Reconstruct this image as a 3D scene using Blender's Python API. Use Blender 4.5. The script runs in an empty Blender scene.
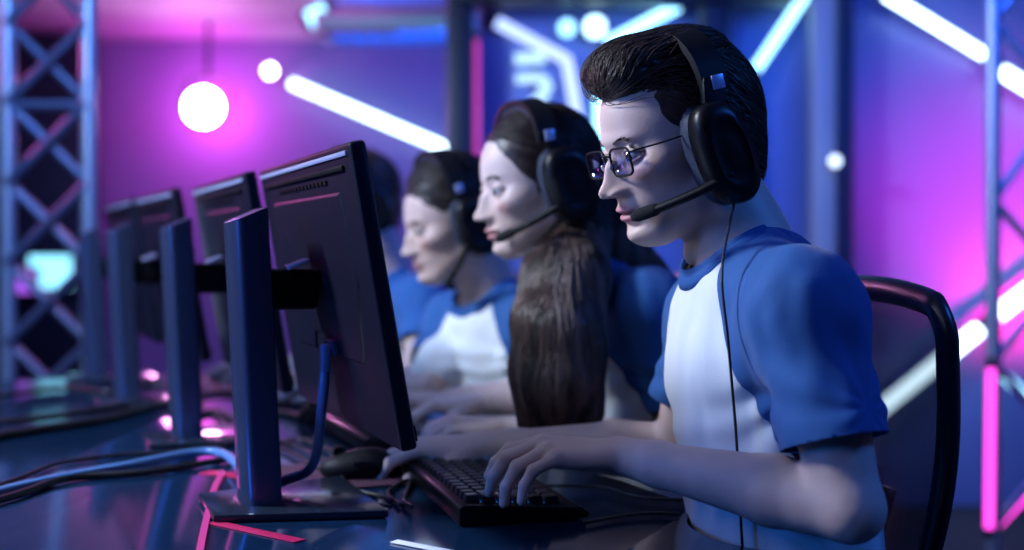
import bpy, bmesh, math, random
import numpy as np
import openvdb
from mathutils import Vector, Matrix

random.seed(7)
rng = np.random.default_rng(11)
scene = bpy.context.scene
COL = scene.collection
PI = math.pi

# ------------------------------------------------------------------ camera
FPX, HX, HY, CAMZ = 1200.0, 512.0, 247.0, 1.08
cam_data = bpy.data.cameras.new('camera')
cam_data.sensor_width = 36.0
cam_data.lens = 36.0 * FPX / 1024.0
cam_data.shift_y = -(275.0 - HY) / 1024.0
cam_data.clip_start = 0.05
cam_data.clip_end = 60
cam_data.dof.use_dof = True
cam_data.dof.focus_distance = 1.42
cam_data.dof.aperture_fstop = 1.8
cam = bpy.data.objects.new('camera', cam_data)
COL.objects.link(cam)
cam.location = (0, 0, CAMZ)
cam.rotation_euler = (PI / 2, 0, 0)
scene.camera = cam

scene.view_settings.view_transform = 'Standard'
scene.view_settings.look = 'None'
scene.view_settings.gamma = 1.0
scene.view_settings.use_curve_mapping = False
scene.view_settings.exposure = 0.0
scene.cycles.max_bounces = 8
scene.cycles.glossy_bounces = 4
scene.cycles.transparent_max_bounces = 12
scene.cycles.sample_clamp_indirect = 12.0
scene.cycles.use_denoising = True
scene.cycles.caustics_reflective = False
scene.cycles.caustics_refractive = False

world = bpy.data.worlds.new('world')
scene.world = world
world.use_nodes = True
world.node_tree.nodes['Background'].inputs[0].default_value = (0.02, 0.06, 0.5, 1)
world.node_tree.nodes['Background'].inputs[1].default_value = 0.008


def W(px, py, D):
    """the point seen at a given place of the photograph, D metres into the room"""
    return Vector(((px - HX) / FPX * D, D, CAMZ - (py - HY) / FPX * D))


def light(name, kind, loc, target, color, power, size=0.5, size_y=None, spot=None, blend=0.5):
    d = bpy.data.lights.new(name, kind)
    d.color = color
    d.energy = power
    if kind == 'AREA':
        d.size = size
        if size_y:
            d.shape = 'RECTANGLE'
            d.size_y = size_y
    else:
        d.shadow_soft_size = size
    if kind == 'SPOT':
        d.spot_size = math.radians(spot)
        d.spot_blend = blend
    o = bpy.data.objects.new(name, d)
    COL.objects.link(o)
    o.location = loc
    if target is not None:
        v = Vector(target) - Vector(loc)
        o.rotation_euler = v.to_track_quat('-Z', 'Y').to_euler()
    return o


# stage wash of the arena: cool key from across the desk, blue wash over the room, magenta on the walls; cheek fill and lamp halo are added
light('stage_key_light', 'AREA', (-1.85, 1.60, 2.28), (0.15, 1.65, 1.10), (0.74, 0.84, 1.0), 78, 0.35)
light('added_cheek_fill', 'AREA', (-1.3, 0.2, 1.95), (0.15, 1.5, 1.2), (0.62, 0.62, 1.0), 2.6, 0.5)  # added soft fill to brighten the near cheek, not a known lamp
light('blue_wash_light', 'AREA', (1.7, 0.9, 2.35), (0.6, 1.6, 0.9), (0.03, 0.20, 1.0), 22, 0.6)
light('blue_desk_wash', 'AREA', (-2.2, 0.5, 1.5), (-0.1, 1.7, 0.85), (0.02, 0.20, 1.0), 20, 0.5)
light('blue_truss_wash', 'AREA', (-1.6, 2.4, 2.3), (-1.6, 4.0, 1.1), (0.06, 0.32, 1.0), 32, 0.5)
light('blue_wall_wash', 'AREA', (1.0, 3.0, 2.38), (1.2, 5.0, 0.8), (0.01, 0.11, 1.0), 50, 1.2)
light('blue_back_wash', 'AREA', (-0.6, 6.4, 2.2), (-0.2, 8.0, 1.6), (0.01, 0.16, 1.0), 34, 0.8)
light('magenta_wall_spot', 'SPOT', (2.6, 3.2, 0.45), (2.05, 5.0, 1.2), (1.0, 0.02, 0.32), 800, 0.12, spot=38, blend=1.0)
light('magenta_halo_point', 'POINT', W(203, 107, 7.66), None, (1.0, 0.10, 0.75), 32, 0.1)  # added point light behind the stage lamp, stands in for its hazy halo
light('magenta_halo_spread', 'POINT', W(235, 150, 6.9), None, (1.0, 0.08, 0.75), 4, 0.15)  # added broad point light that widens the lamp's halo on the wall
light('magenta_rim_light', 'AREA', (-2.3, 4.6, 1.9), (-0.6, 2.2, 0.8), (1.0, 0.10, 0.6), 7, 0.4)


# ------------------------------------------------------------------ materials
def mat(name, color, rough=0.5, metal=0.0, spec=0.5, emit=None, estr=0.0, bump=None, var=None,
        sss=0.0, coat=0.0, attr=None, sheen=0.0):
    """procedural principled material; bump = (scale, strength, detail, stretch xyz); var = (scale, other colour, stretch)"""
    m = bpy.data.materials.new(name)
    m.use_nodes = True
    nt = m.node_tree
    b = nt.nodes['Principled BSDF']
    b.inputs['Base Color'].default_value = (*color, 1)
    b.inputs['Roughness'].default_value = rough
    b.inputs['Metallic'].default_value = metal
    b.inputs['Specular IOR Level'].default_value = spec
    b.inputs['Coat Weight'].default_value = coat
    b.inputs['Sheen Weight'].default_value = sheen
    if sss:
        b.inputs['Subsurface Weight'].default_value = sss
        b.inputs['Subsurface Radius'].default_value = (0.012, 0.005, 0.003)
        b.inputs['Subsurface Scale'].default_value = 0.6
    if emit:
        b.inputs['Emission Color'].default_value = (*emit, 1)
        b.inputs['Emission Strength'].default_value = estr
    tc = nt.nodes.new('ShaderNodeTexCoord')

    def noise(scale, detail, stretch):
        mp = nt.nodes.new('ShaderNodeMapping')
        mp.inputs['Scale'].default_value = stretch
        nz = nt.nodes.new('ShaderNodeTexNoise')
        nz.inputs['Scale'].default_value = scale
        nz.inputs['Detail'].default_value = detail
        nt.links.new(tc.outputs['Object'], mp.inputs[0])
        nt.links.new(mp.outputs[0], nz.inputs['Vector'])
        return nz
    if var:
        nz = noise(var[0], 4, var[2] if len(var) > 2 else (1, 1, 1))
        rp = nt.nodes.new('ShaderNodeValToRGB')
        rp.color_ramp.elements[0].position = 0.35
        rp.color_ramp.elements[0].color = (*color, 1)
        rp.color_ramp.elements[1].position = 0.68
        rp.color_ramp.elements[1].color = (*var[1], 1)
        nt.links.new(nz.outputs[0], rp.inputs[0])
        nt.links.new(rp.outputs[0], b.inputs['Base Color'])
    if attr:
        at = nt.nodes.new('ShaderNodeAttribute')
        at.attribute_name = attr
        nt.links.new(at.outputs['Color'], b.inputs['Base Color'])
    if bump:
        nz = noise(bump[0], bump[2], bump[3] if len(bump) > 3 else (1, 1, 1))
        bp = nt.nodes.new('ShaderNodeBump')
        bp.inputs['Strength'].default_value = bump[1]
        bp.inputs['Distance'].default_value = 0.002
        nt.links.new(nz.outputs[0], bp.inputs['Height'])
        nt.links.new(bp.outputs[0], b.inputs['Normal'])
    return m


def glow(name, color, strength):
    m = bpy.data.materials.new(name)
    m.use_nodes = True
    nt = m.node_tree
    nt.nodes.remove(nt.nodes['Principled BSDF'])
    e = nt.nodes.new('ShaderNodeEmission')
    e.inputs[0].default_value = (*color, 1)
    e.inputs[1].default_value = strength
    nt.links.new(e.outputs[0], nt.nodes['Material Output'].inputs[0])
    return m


M = {}
M['skin'] = mat('skin', (0.62, 0.42, 0.36), 0.50, sss=0.12, bump=(260, 0.12, 3), attr='skin_tint', spec=0.45)
M['shirt_white'] = mat('white_jersey', (0.74, 0.78, 0.80), 0.85, bump=(900, 0.25, 2), sheen=0.2)
M['shirt_blue'] = mat('royal_blue_jersey', (0.006, 0.085, 0.30), 0.8, bump=(900, 0.25, 2), sheen=0.15)
M['collar_blue'] = mat('blue_rib_knit', (0.006, 0.08, 0.29), 0.8, bump=(600, 0.4, 2))
M['denim'] = mat('dark_denim', (0.02, 0.03, 0.06), 0.9, bump=(500, 0.3, 2))
M['shoe'] = mat('black_shoe_rubber', (0.015, 0.015, 0.018), 0.6)
M['hair_dark'] = mat('dark_brown_hair', (0.040, 0.025, 0.021), 0.36, spec=0.5, bump=(160, 0.5, 4, (1, 1, 3)), var=(60, (0.05, 0.03, 0.022), (1, 1, 1)))
M['hair_long'] = mat('chestnut_hair', (0.022, 0.012, 0.011), 0.42, spec=0.5, bump=(220, 0.5, 4, (1, 1, 0.05)), var=(38, (0.20, 0.125, 0.105), (1, 1, 0.05)))
M['hair_crown'] = mat('dark_chestnut_hair', (0.02, 0.011, 0.010), 0.42, spec=0.4, bump=(90, 0.5, 4, (1, 1, 1)))
M['hair_short'] = mat('brown_hair', (0.022, 0.014, 0.012), 0.5, bump=(150, 0.6, 4))
M['black_plastic'] = mat('black_plastic', (0.004, 0.004, 0.006), 0.35, spec=0.25, bump=(500, 0.05, 2))
M['matte_black'] = mat('matte_black', (0.004, 0.004, 0.006), 0.55, spec=0.2)
M['leatherette'] = mat('ear_cushion_leatherette', (0.03, 0.04, 0.07), 0.55, spec=0.3, bump=(300, 0.4, 2))
M['foam'] = mat('microphone_foam', (0.008, 0.008, 0.01), 0.95, bump=(700, 0.9, 2))
M['silver'] = mat('brushed_silver', (0.55, 0.6, 0.7), 0.3, 0.9, bump=(300, 0.1, 2, (1, 1, 20)))
M['slider'] = mat('pale_slider_clip', (0.45, 0.5, 0.75), 0.35, 0.3)
M['stand_metal'] = mat('dark_blue_grey_stand', (0.09, 0.13, 0.26), 0.25, 0.75, bump=(400, 0.05, 2))
M['base_gloss'] = mat('glossy_dark_base', (0.02, 0.03, 0.05), 0.16, 0.3)
M['monitor_back'] = mat('monitor_back_plastic', (0.008, 0.008, 0.018), 0.42, spec=0.14, bump=(700, 0.15, 2))
M['cable'] = mat('cable_rubber', (0.008, 0.008, 0.010), 0.45)
M['cable_blue'] = mat('blue_grey_cable', (0.10, 0.24, 0.55), 0.3)
M['desk'] = mat('black_glass_desk', (0.006, 0.024, 0.065), 0.12, spec=0.85, bump=(14, 0.02, 2))
M['desk_leg'] = mat('desk_leg_steel', (0.03, 0.03, 0.035), 0.4, 0.8)
M['pad'] = mat('mouse_pad_cloth', (0.05, 0.012, 0.035), 0.8, bump=(900, 0.2, 2))
M['tape'] = mat('crimson_tape', (0.55, 0.012, 0.10), 0.5, emit=(0.9, 0.01, 0.18), estr=0.0)
M['white_tape'] = mat('white_tape', (0.85, 0.9, 0.92), 0.5)
M['mesh'] = None
M['chair_frame'] = mat('chair_frame_plastic', (0.012, 0.015, 0.03), 0.3, bump=(300, 0.05, 2))
M['floor'] = mat('dark_carpet', (0.02, 0.022, 0.035), 0.9, bump=(300, 0.6, 4), var=(80, (0.03, 0.03, 0.05)))
M['wall'] = mat('painted_wall', (0.19, 0.17, 0.34), 0.55, bump=(60, 0.05, 3))
M['wall_dark'] = mat('dark_painted_wall', (0.08, 0.08, 0.12), 0.5)
M['ceiling'] = mat('ceiling_paint', (0.30, 0.30, 0.40), 0.7, bump=(80, 0.1, 3))
M['panel_blue'] = mat('stage_panel_vinyl', (0.15, 0.21, 0.55), 0.35, bump=(20, 0.05, 2))
M['frame_black'] = mat('black_stage_frame', (0.01, 0.012, 0.025), 0.45)
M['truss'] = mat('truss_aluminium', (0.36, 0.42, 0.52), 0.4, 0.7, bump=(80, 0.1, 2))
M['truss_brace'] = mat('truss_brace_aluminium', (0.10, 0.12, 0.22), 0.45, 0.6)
M['pole_grey'] = mat('grey_painted_post', (0.42, 0.45, 0.52), 0.45)
M['eye_white'] = mat('eye_white', (0.50, 0.47, 0.48), 0.15)
M['iris'] = mat('iris', (0.03, 0.025, 0.03), 0.1)
M['lash'] = mat('brow_hair', (0.025, 0.014, 0.012), 0.6)
M['key'] = mat('key_cap', (0.012, 0.013, 0.018), 0.35)
M['key_glow'] = glow('key_backlight', (0.03, 0.25, 1.0), 0.7)
M['tube_white'] = glow('led_tube_white', (0.62, 0.85, 1.0), 7.0)
M['tube_cyan'] = glow('led_tube_cyan', (0.30, 0.72, 1.0), 4.0)
M['tube_violet'] = glow('led_tube_violet', (0.38, 0.50, 1.0), 2.2)
M['tube_pink'] = glow('led_tube_pink', (1.0, 0.06, 0.75), 2.6)
M['lamp_disc'] = glow('stage_lamp_lens', (1.0, 0.42, 0.85), 130.0)
M['led_pink'] = glow('led_strip_pink', (1.0, 0.12, 0.65), 0.6)
M['logo'] = glow('neon_logo', (0.45, 0.72, 1.0), 1.6)


def lens_material():
    m = bpy.data.materials.new('spectacle_lens')
    m.use_nodes = True
    nt = m.node_tree
    nt.nodes.remove(nt.nodes['Principled BSDF'])
    tr = nt.nodes.new('ShaderNodeBsdfTransparent')
    tr.inputs[0].default_value = (0.88, 0.88, 0.97, 1)
    gl = nt.nodes.new('ShaderNodeBsdfGlossy')
    gl.inputs['Roughness'].default_value = 0.03
    gl.inputs['Color'].default_value = (0.7, 0.65, 1, 1)
    fr = nt.nodes.new('ShaderNodeFresnel')
    fr.inputs[0].default_value = 1.55
    mx = nt.nodes.new('ShaderNodeMixShader')
    ml = nt.nodes.new('ShaderNodeMath')
    ml.operation = 'MULTIPLY'
    ml.inputs[1].default_value = 0.35
    nt.links.new(fr.outputs[0], ml.inputs[0])
    nt.links.new(ml.outputs[0], mx.inputs[0])
    nt.links.new(tr.outputs[0], mx.inputs[1])
    nt.links.new(gl.outputs[0], mx.inputs[2])
    nt.links.new(mx.outputs[0], nt.nodes['Material Output'].inputs[0])
    return m


def mesh_material():
    """woven chair mesh: open weave, about half of it see-through"""
    m = bpy.data.materials.new('woven_chair_mesh')
    m.use_nodes = True
    nt = m.node_tree
    b = nt.nodes['Principled BSDF']
    b.inputs['Base Color'].default_value = (0.02, 0.025, 0.05, 1)
    b.inputs['Roughness'].default_value = 0.6
    tr = nt.nodes.new('ShaderNodeBsdfTransparent')
    mx = nt.nodes.new('ShaderNodeMixShader')
    mx.inputs[0].default_value = 0.62
    nt.links.new(tr.outputs[0], mx.inputs[1])
    nt.links.new(b.outputs[0], mx.inputs[2])
    nt.links.new(mx.outputs[0], nt.nodes['Material Output'].inputs[0])
    return m


def screen_material():
    """a game on the screen: bright sky-blue picture with darker moving shapes"""
    m = bpy.data.materials.new('monitor_picture')
    m.use_nodes = True
    nt = m.node_tree
    nt.nodes.remove(nt.nodes['Principled BSDF'])
    tc = nt.nodes.new('ShaderNodeTexCoord')
    nz = nt.nodes.new('ShaderNodeTexNoise')
    nz.inputs['Scale'].default_value = 9
    rp = nt.nodes.new('ShaderNodeValToRGB')
    rp.color_ramp.elements[0].position = 0.4
    rp.color_ramp.elements[0].color = (0.10, 0.22, 0.55, 1)
    rp.color_ramp.elements[1].position = 0.6
    rp.color_ramp.elements[1].color = (0.75, 0.86, 1.0, 1)
    e = nt.nodes.new('ShaderNodeEmission')
    e.inputs[1].default_value = 1.1
    nt.links.new(tc.outputs['Object'], nz.inputs['Vector'])
    nt.links.new(nz.outputs[0], rp.inputs[0])
    nt.links.new(rp.outputs[0], e.inputs[0])
    nt.links.new(e.outputs[0], nt.nodes['Material Output'].inputs[0])
    return m


M['lens'] = lens_material()
M['mesh'] = mesh_material()
M['screen'] = screen_material()


# ------------------------------------------------------------------ object helpers
def tag(o, label=None, cat=None, group=None, kind=None):
    if label:
        o['label'] = label
    if cat:
        o['category'] = cat
    if group:
        o['group'] = group
    if kind:
        o['kind'] = kind
    return o


def empty(name, loc, rz=0.0):
    o = bpy.data.objects.new(name, None)
    o.empty_display_size = 0.05
    COL.objects.link(o)
    o.location = loc
    o.rotation_euler = (0, 0, rz)
    return o


def link_mesh(name, me, m=None, parent=None, smooth=True):
    o = bpy.data.objects.new(name, me)
    COL.objects.link(o)
    if m is not None:
        me.materials.append(m)
    if smooth:
        me.polygons.foreach_set('use_smooth', [True] * len(me.polygons))
    if parent is not None:
        o.parent = parent
    return o


def np_mesh(name, V, F):
    """V (n,3), F list of arrays of quads/tris"""
    me = bpy.data.meshes.new(name)
    V = np.asarray(V, dtype=np.float32)
    F = [np.asarray(f, dtype=np.int32) for f in (F if isinstance(F, list) else [F]) if len(f)]
    nl = sum(f.size for f in F)
    npoly = sum(len(f) for f in F)
    me.vertices.add(len(V))
    me.vertices.foreach_set('co', V.ravel())
    me.loops.add(nl)
    me.loops.foreach_set('vertex_index', np.concatenate([f.ravel() for f in F]))
    me.polygons.add(npoly)
    starts, s = [], 0
    for f in F:
        k = f.shape[1]
        starts.append(s + np.arange(len(f)) * k)
        s += f.size
    me.polygons.foreach_set('loop_start', np.concatenate(starts).astype(np.int32))
    me.update(calc_edges=True)
    me.validate()
    return me


class MB:
    """collects shapes into one mesh"""

    def __init__(self):
        self.bm = bmesh.new()

    def box(self, c, s, rot=None, bevel=0.0, seg=2):
        r = bmesh.ops.create_cube(self.bm, size=1.0)
        vs = r['verts']
        bmesh.ops.scale(self.bm, vec=Vector(s), verts=vs)
        if bevel > 0:
            es = list({e for v in vs for e in v.link_edges})
            rb = bmesh.ops.bevel(self.bm, geom=es, offset=bevel, segments=seg, profile=0.5, affect='EDGES')
            vs = list({v for f in rb['faces'] for v in f.verts} | {v for v in vs if v.is_valid})
        mtx = Matrix.Translation(Vector(c)) @ (rot.to_4x4() if rot is not None else Matrix())
        bmesh.ops.transform(self.bm, matrix=mtx, verts=vs)
        return self

    def prism(self, poly, axis_from, axis_to, bevel=0.0):
        """poly: list of (a,b) in a plane; extrude between two frames given as functions (a,b)->Vector"""
        v0 = [self.bm.verts.new(axis_from(a, b)) for a, b in poly]
        v1 = [self.bm.verts.new(axis_to(a, b)) for a, b in poly]
        n = len(poly)
        fs = [self.bm.faces.new(v0[::-1]), self.bm.faces.new(v1)]
        for i in range(n):
            fs.append(self.bm.faces.new((v0[i], v0[(i + 1) % n], v1[(i + 1) % n], v1[i])))
        bmesh.ops.recalc_face_normals(self.bm, faces=fs)
        if bevel > 0:
            es = list({e for f in fs for e in f.edges})
            bmesh.ops.bevel(self.bm, geom=es, offset=bevel, segments=2, profile=0.5, affect='EDGES')
        return self

    def tube(self, pts, r, sides=10, cap=True, flat=1.0):
        pts = [Vector(p) for p in pts]
        n = len(pts)
        rs = r if isinstance(r, (list, tuple)) else [r] * n
        t0 = (pts[1] - pts[0]).normalized()
        up = Vector((0, 0, 1)) if abs(t0.z) < 0.9 else Vector((1, 0, 0))
        x = t0.cross(up).normalized()
        rings = []
        for i, p in enumerate(pts):
            t = (pts[min(i + 1, n - 1)] - pts[max(i - 1, 0)]).normalized()
            x = (x - t * x.dot(t)).normalized()
            y = t.cross(x)
            rings.append([self.bm.verts.new(p + (x * math.cos(a) + y * math.sin(a) * flat) * rs[i])
                          for a in [2 * PI * k / sides for k in range(sides)]])
        for i in range(n - 1):
            for k in range(sides):
                self.bm.faces.new((rings[i][k], rings[i][(k + 1) % sides], rings[i + 1][(k + 1) % sides], rings[i + 1][k]))
        if cap:
            self.bm.faces.new(rings[0][::-1])
            self.bm.faces.new(rings[-1])
        return self

    def ball(self, c, r, rot=None, u=20, v=12):
        rr = bmesh.ops.create_uvsphere(self.bm, u_segments=u, v_segments=v, radius=1.0)
        s = Matrix.Diagonal((*(r if isinstance(r, (tuple, list, Vector)) else (r, r, r)), 1))
        mtx = Matrix.Translation(Vector(c)) @ (rot.to_4x4() if rot is not None else Matrix()) @ s
        bmesh.ops.transform(self.bm, matrix=mtx, verts=rr['verts'])
        return self

    def build(self, name, m, parent=None, smooth=False, sharp=35):
        me = bpy.data.meshes.new(name)
        bmesh.ops.recalc_face_normals(self.bm, faces=self.bm.faces)
        self.bm.to_mesh(me)
        self.bm.free()
        o = link_mesh(name, me, m, parent, smooth=True)
        if not smooth:
            me.set_sharp_from_angle(angle=math.radians(sharp))
        return o


def spline(pts, n=8):
    """Catmull-Rom through the points"""
    P = [Vector(p) for p in pts]
    P = [P[0] * 2 - P[1]] + P + [P[-1] * 2 - P[-2]]
    out = []
    for i in range(1, len(P) - 2):
        for k in range(n):
            t = k / n
            a, b, c, d = P[i - 1], P[i], P[i + 1], P[i + 2]
            out.append(0.5 * ((2 * b) + (c - a) * t + (2 * a - 5 * b + 4 * c - d) * t * t + (3 * b - a - 3 * c + d) * t ** 3))
    out.append(P[-2])
    return out


def dup(root, loc, rz=None, label=None, group=None):
    r = root.copy()
    COL.objects.link(r)
    r.location = loc
    if rz is not None:
        r.rotation_euler = (0, 0, rz)
    if label:
        r['label'] = label
    if group:
        r['group'] = group
    for ch in list(root.children):
        c = ch.copy()
        COL.objects.link(c)
        c.parent = r
        for g in list(ch.children):
            d = g.copy()
            COL.objects.link(d)
            d.parent = c
    return r


# ------------------------------------------------------------------ signed-distance modelling
def A(*v):
    return np.array(v, dtype=np.float32)


def smin(a, b, k):
    if k <= 0:
        return np.minimum(a, b)
    h = np.clip(0.5 + 0.5 * (b - a) / k, 0, 1)
    return b * (1 - h) + a * h - k * h * (1 - h)


def sd_capsule(p, a, b, ra, rb):
    a = np.asarray(a, np.float32)
    ba = np.asarray(b, np.float32) - a
    q = [p[i] - a[i] for i in range(3)]
    h = np.clip((q[0] * ba[0] + q[1] * ba[1] + q[2] * ba[2]) / max(float(ba @ ba), 1e-9), 0, 1)
    d = np.sqrt((q[0] - ba[0] * h) ** 2 + (q[1] - ba[1] * h) ** 2 + (q[2] - ba[2] * h) ** 2)
    return d - (ra + (rb - ra) * h)


def sd_ellipsoid(p, c, r, R=None):
    q = [p[i] - c[i] for i in range(3)]
    if R is not None:
        q = [R[0][i] * q[0] + R[1][i] * q[1] + R[2][i] * q[2] for i in range(3)]   # R^T q
    k0 = np.sqrt((q[0] / r[0]) ** 2 + (q[1] / r[1]) ** 2 + (q[2] / r[2]) ** 2)
    k1 = np.sqrt((q[0] / r[0] ** 2) ** 2 + (q[1] / r[1] ** 2) ** 2 + (q[2] / r[2] ** 2) ** 2)
    return k0 * (k0 - 1) / np.maximum(k1, 1e-6)


class Field:
    """list of primitives, evaluated on a grid or at points"""

    def __init__(self):
        self.items = []

    def cap(self, a, b, ra, rb, k=0.01):
        a, b = np.array(a, np.float32), np.array(b, np.float32)
        lo = np.minimum(a - ra, b - rb)
        hi = np.maximum(a + ra, b + rb)
        self.items.append((lambda p: sd_capsule(p, a, b, ra, rb), lo, hi, k, 1))
        return self

    def chain(self, pts, rs, k=0.01):
        for i in range(len(pts) - 1):
            self.cap(pts[i], pts[i + 1], rs[i], rs[i + 1], k)
        return self

    def ell(self, c, r, R=None, k=0.01, sign=1):
        c = np.array(c, np.float32)
        r = np.array(r, np.float32)
        Rn = None if R is None else np.array(R, np.float32)
        m = float(r.max())
        self.items.append((lambda p: sd_ellipsoid(p, c, r, Rn), c - m, c + m, k, sign))
        return self

    def fn(self, f, lo, hi, k=0.01, sign=1):
        self.items.append((f, np.array(lo, np.float32), np.array(hi, np.float32), k, sign))
        return self

    def inflate(self, d):
        g = Field()
        for f, lo, hi, k, s in self.items:
            g.items.append(((lambda p, f=f: f(p) - d), lo - d, hi + d, k, s))
        return g

    def at(self, P):
        p = [P[:, i].astype(np.float32) for i in range(3)]
        g = np.full(len(P), 1.0, np.float32)
        for f, lo, hi, k, s in self.items:
            d = f(p)
            g = smin(g, d, k) if s > 0 else -smin(-g, d, k)
        return g

    def grad(self, P, e=0.0015):
        out = np.zeros_like(P)
        for i in range(3):
            d = np.zeros(3, P.dtype)
            d[i] = e
            out[:, i] = self.at(P + d) - self.at(P - d)
        return out / np.maximum(np.linalg.norm(out, axis=1, keepdims=True), 1e-9)

    def mesh(self, vox):
        lo = np.min([i[1] for i in self.items if i[4] > 0], axis=0) - 3 * vox
        hi = np.max([i[2] for i in self.items if i[4] > 0], axis=0) + 3 * vox
        n = np.ceil((hi - lo) / vox).astype(int) + 1
        g = np.full(n, 0.05, np.float32)
        ax = [lo[i] + vox * np.arange(n[i], dtype=np.float32) for i in range(3)]
        for f, l, h, k, s in self.items:
            pad = k + 3 * vox
            i0 = np.maximum(np.floor((l - pad - lo) / vox).astype(int), 0)
            i1 = np.minimum(np.ceil((h + pad - lo) / vox).astype(int) + 1, n)
            if (i1 <= i0).any():
                continue
            sl = tuple(slice(i0[i], i1[i]) for i in range(3))
            p = [ax[0][sl[0]][:, None, None], ax[1][sl[1]][None, :, None], ax[2][sl[2]][None, None, :]]
            d = f(p)
            sub = g[sl]
            g[sl] = smin(sub, d, k) if s > 0 else -smin(-sub, d, k)
        G = openvdb.FloatGrid(0.05)
        G.copyFromArray(g)
        V, Q = G.convertToQuads(isovalue=0.0)
        return np.asarray(V) * vox + lo, np.asarray(Q)[:, ::-1]


def hash3(i, j, k, seed):
    h = (i * 374761393 + j * 668265263 + k * 2147483647 + seed * 974711) & 0xffffffff
    h = ((h ^ (h >> 13)) * 1274126177) & 0xffffffff
    return ((h ^ (h >> 16)) & 0xffff) / 65535.0


def vnoise(P, scale, seed=0):
    q = P * scale
    i = np.floor(q).astype(np.int64)
    f = q - i
    f = f * f * (3 - 2 * f)
    out = 0
    for a in (0, 1):
        for b in (0, 1):
            for c in (0, 1):
                w = (f[:, 0] if a else 1 - f[:, 0]) * (f[:, 1] if b else 1 - f[:, 1]) * (f[:, 2] if c else 1 - f[:, 2])
                out = out + w * hash3(i[:, 0] + a, i[:, 1] + b, i[:, 2] + c, seed)
    return out * 2 - 1


def strands(field, P, dirf, steps, step, r, lift, sides=3, jitter=0.12, seed=1, taper=True, gravity_free=False):
    """strand tubes that start at P and run over the surface of a field along dirf(P, i)"""
    g = np.random.default_rng(seed)
    n = len(P)
    off = lift[0] + (lift[1] - lift[0]) * g.random(n)
    jit = g.normal(0, jitter, (n, 3))
    pts = [P.copy()]
    p = P.copy()
    for s in range(steps):
        d = dirf(p, s) + jit
        d = d / np.maximum(np.linalg.norm(d, axis=1, keepdims=True), 1e-6)
        nn = field.grad(p)
        d = d - nn * (d * nn).sum(1, keepdims=True)
        d = d / np.maximum(np.linalg.norm(d, axis=1, keepdims=True), 1e-6)
        p = p + d * step
        nn = field.grad(p)
        p = p - nn * (field.at(p) - off * (1 if s < steps - 1 else 1.3))[:, None]
        pts.append(p.copy())
    pts = np.stack(pts, 1)                         # n, m, 3
    return tubes(pts, r, sides, taper)


def tubes(pts, r, sides=3, taper=True):
    n, m, _ = pts.shape
    T = np.gradient(pts, axis=1)
    T /= np.maximum(np.linalg.norm(T, axis=2, keepdims=True), 1e-9)
    ref = np.array([0.31, 0.87, 0.38])
    X = np.cross(T, ref)
    X /= np.maximum(np.linalg.norm(X, axis=2, keepdims=True), 1e-9)
    Y = np.cross(T, X)
    w = np.ones(m) if not taper else np.minimum(1, np.linspace(0, 1, m) * 6 + 0.3) * (1 - np.linspace(0, 1, m) ** 3 * 0.85)
    rr = (np.atleast_1d(r)[:, None] if np.ndim(r) else np.full((n, 1), r)) * w[None]
    ang = 2 * PI * np.arange(sides) / sides
    V = pts[:, :, None] + rr[:, :, None, None] * (X[:, :, None] * np.cos(ang)[None, None, :, None] + Y[:, :, None] * np.sin(ang)[None, None, :, None])
    V = V.reshape(-1, 3)
    idx = np.arange(n * m * sides).reshape(n, m, sides)
    nx = np.roll(idx, -1, axis=2)
    Q = np.stack([idx[:, :-1], nx[:, :-1], nx[:, 1:], idx[:, 1:]], -1).reshape(-1, 4)
    return V, Q


def merge(parts):
    V, F, o = [], [], 0
    for v, f in parts:
        V.append(v)
        F.append(f + o)
        o += len(v)
    return np.concatenate(V), np.concatenate(F)


# ------------------------------------------------------------------ people
def head_frame(c, yaw, pitch, roll=0.0, s=1.0):
    """columns forward, left, up. yaw: degrees turned from -X toward the camera; pitch: degrees looking down"""
    a = math.radians(yaw)
    f = Vector((-math.cos(a), -math.sin(a), 0))
    l = Vector((math.sin(a), -math.cos(a), 0))
    u = Vector((0, 0, 1))
    R = Matrix((f, l, u)).transposed()
    R = R @ Matrix.Rotation(math.radians(pitch), 3, 'Y') @ Matrix.Rotation(math.radians(roll), 3, 'X')
    return {'c': Vector(c), 'R': R, 's': s}


def H(hf, x, y, z):
    return hf['c'] + hf['R'] @ (Vector((x, y, z)) * hf['s'])


def gz(v, c, s):
    return np.exp(-((v - c) / s) ** 2)


def sstep(v, a, b):
    t = np.clip((v - a) / (b - a), 0, 1)
    return t * t * (3 - 2 * t)


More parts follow.
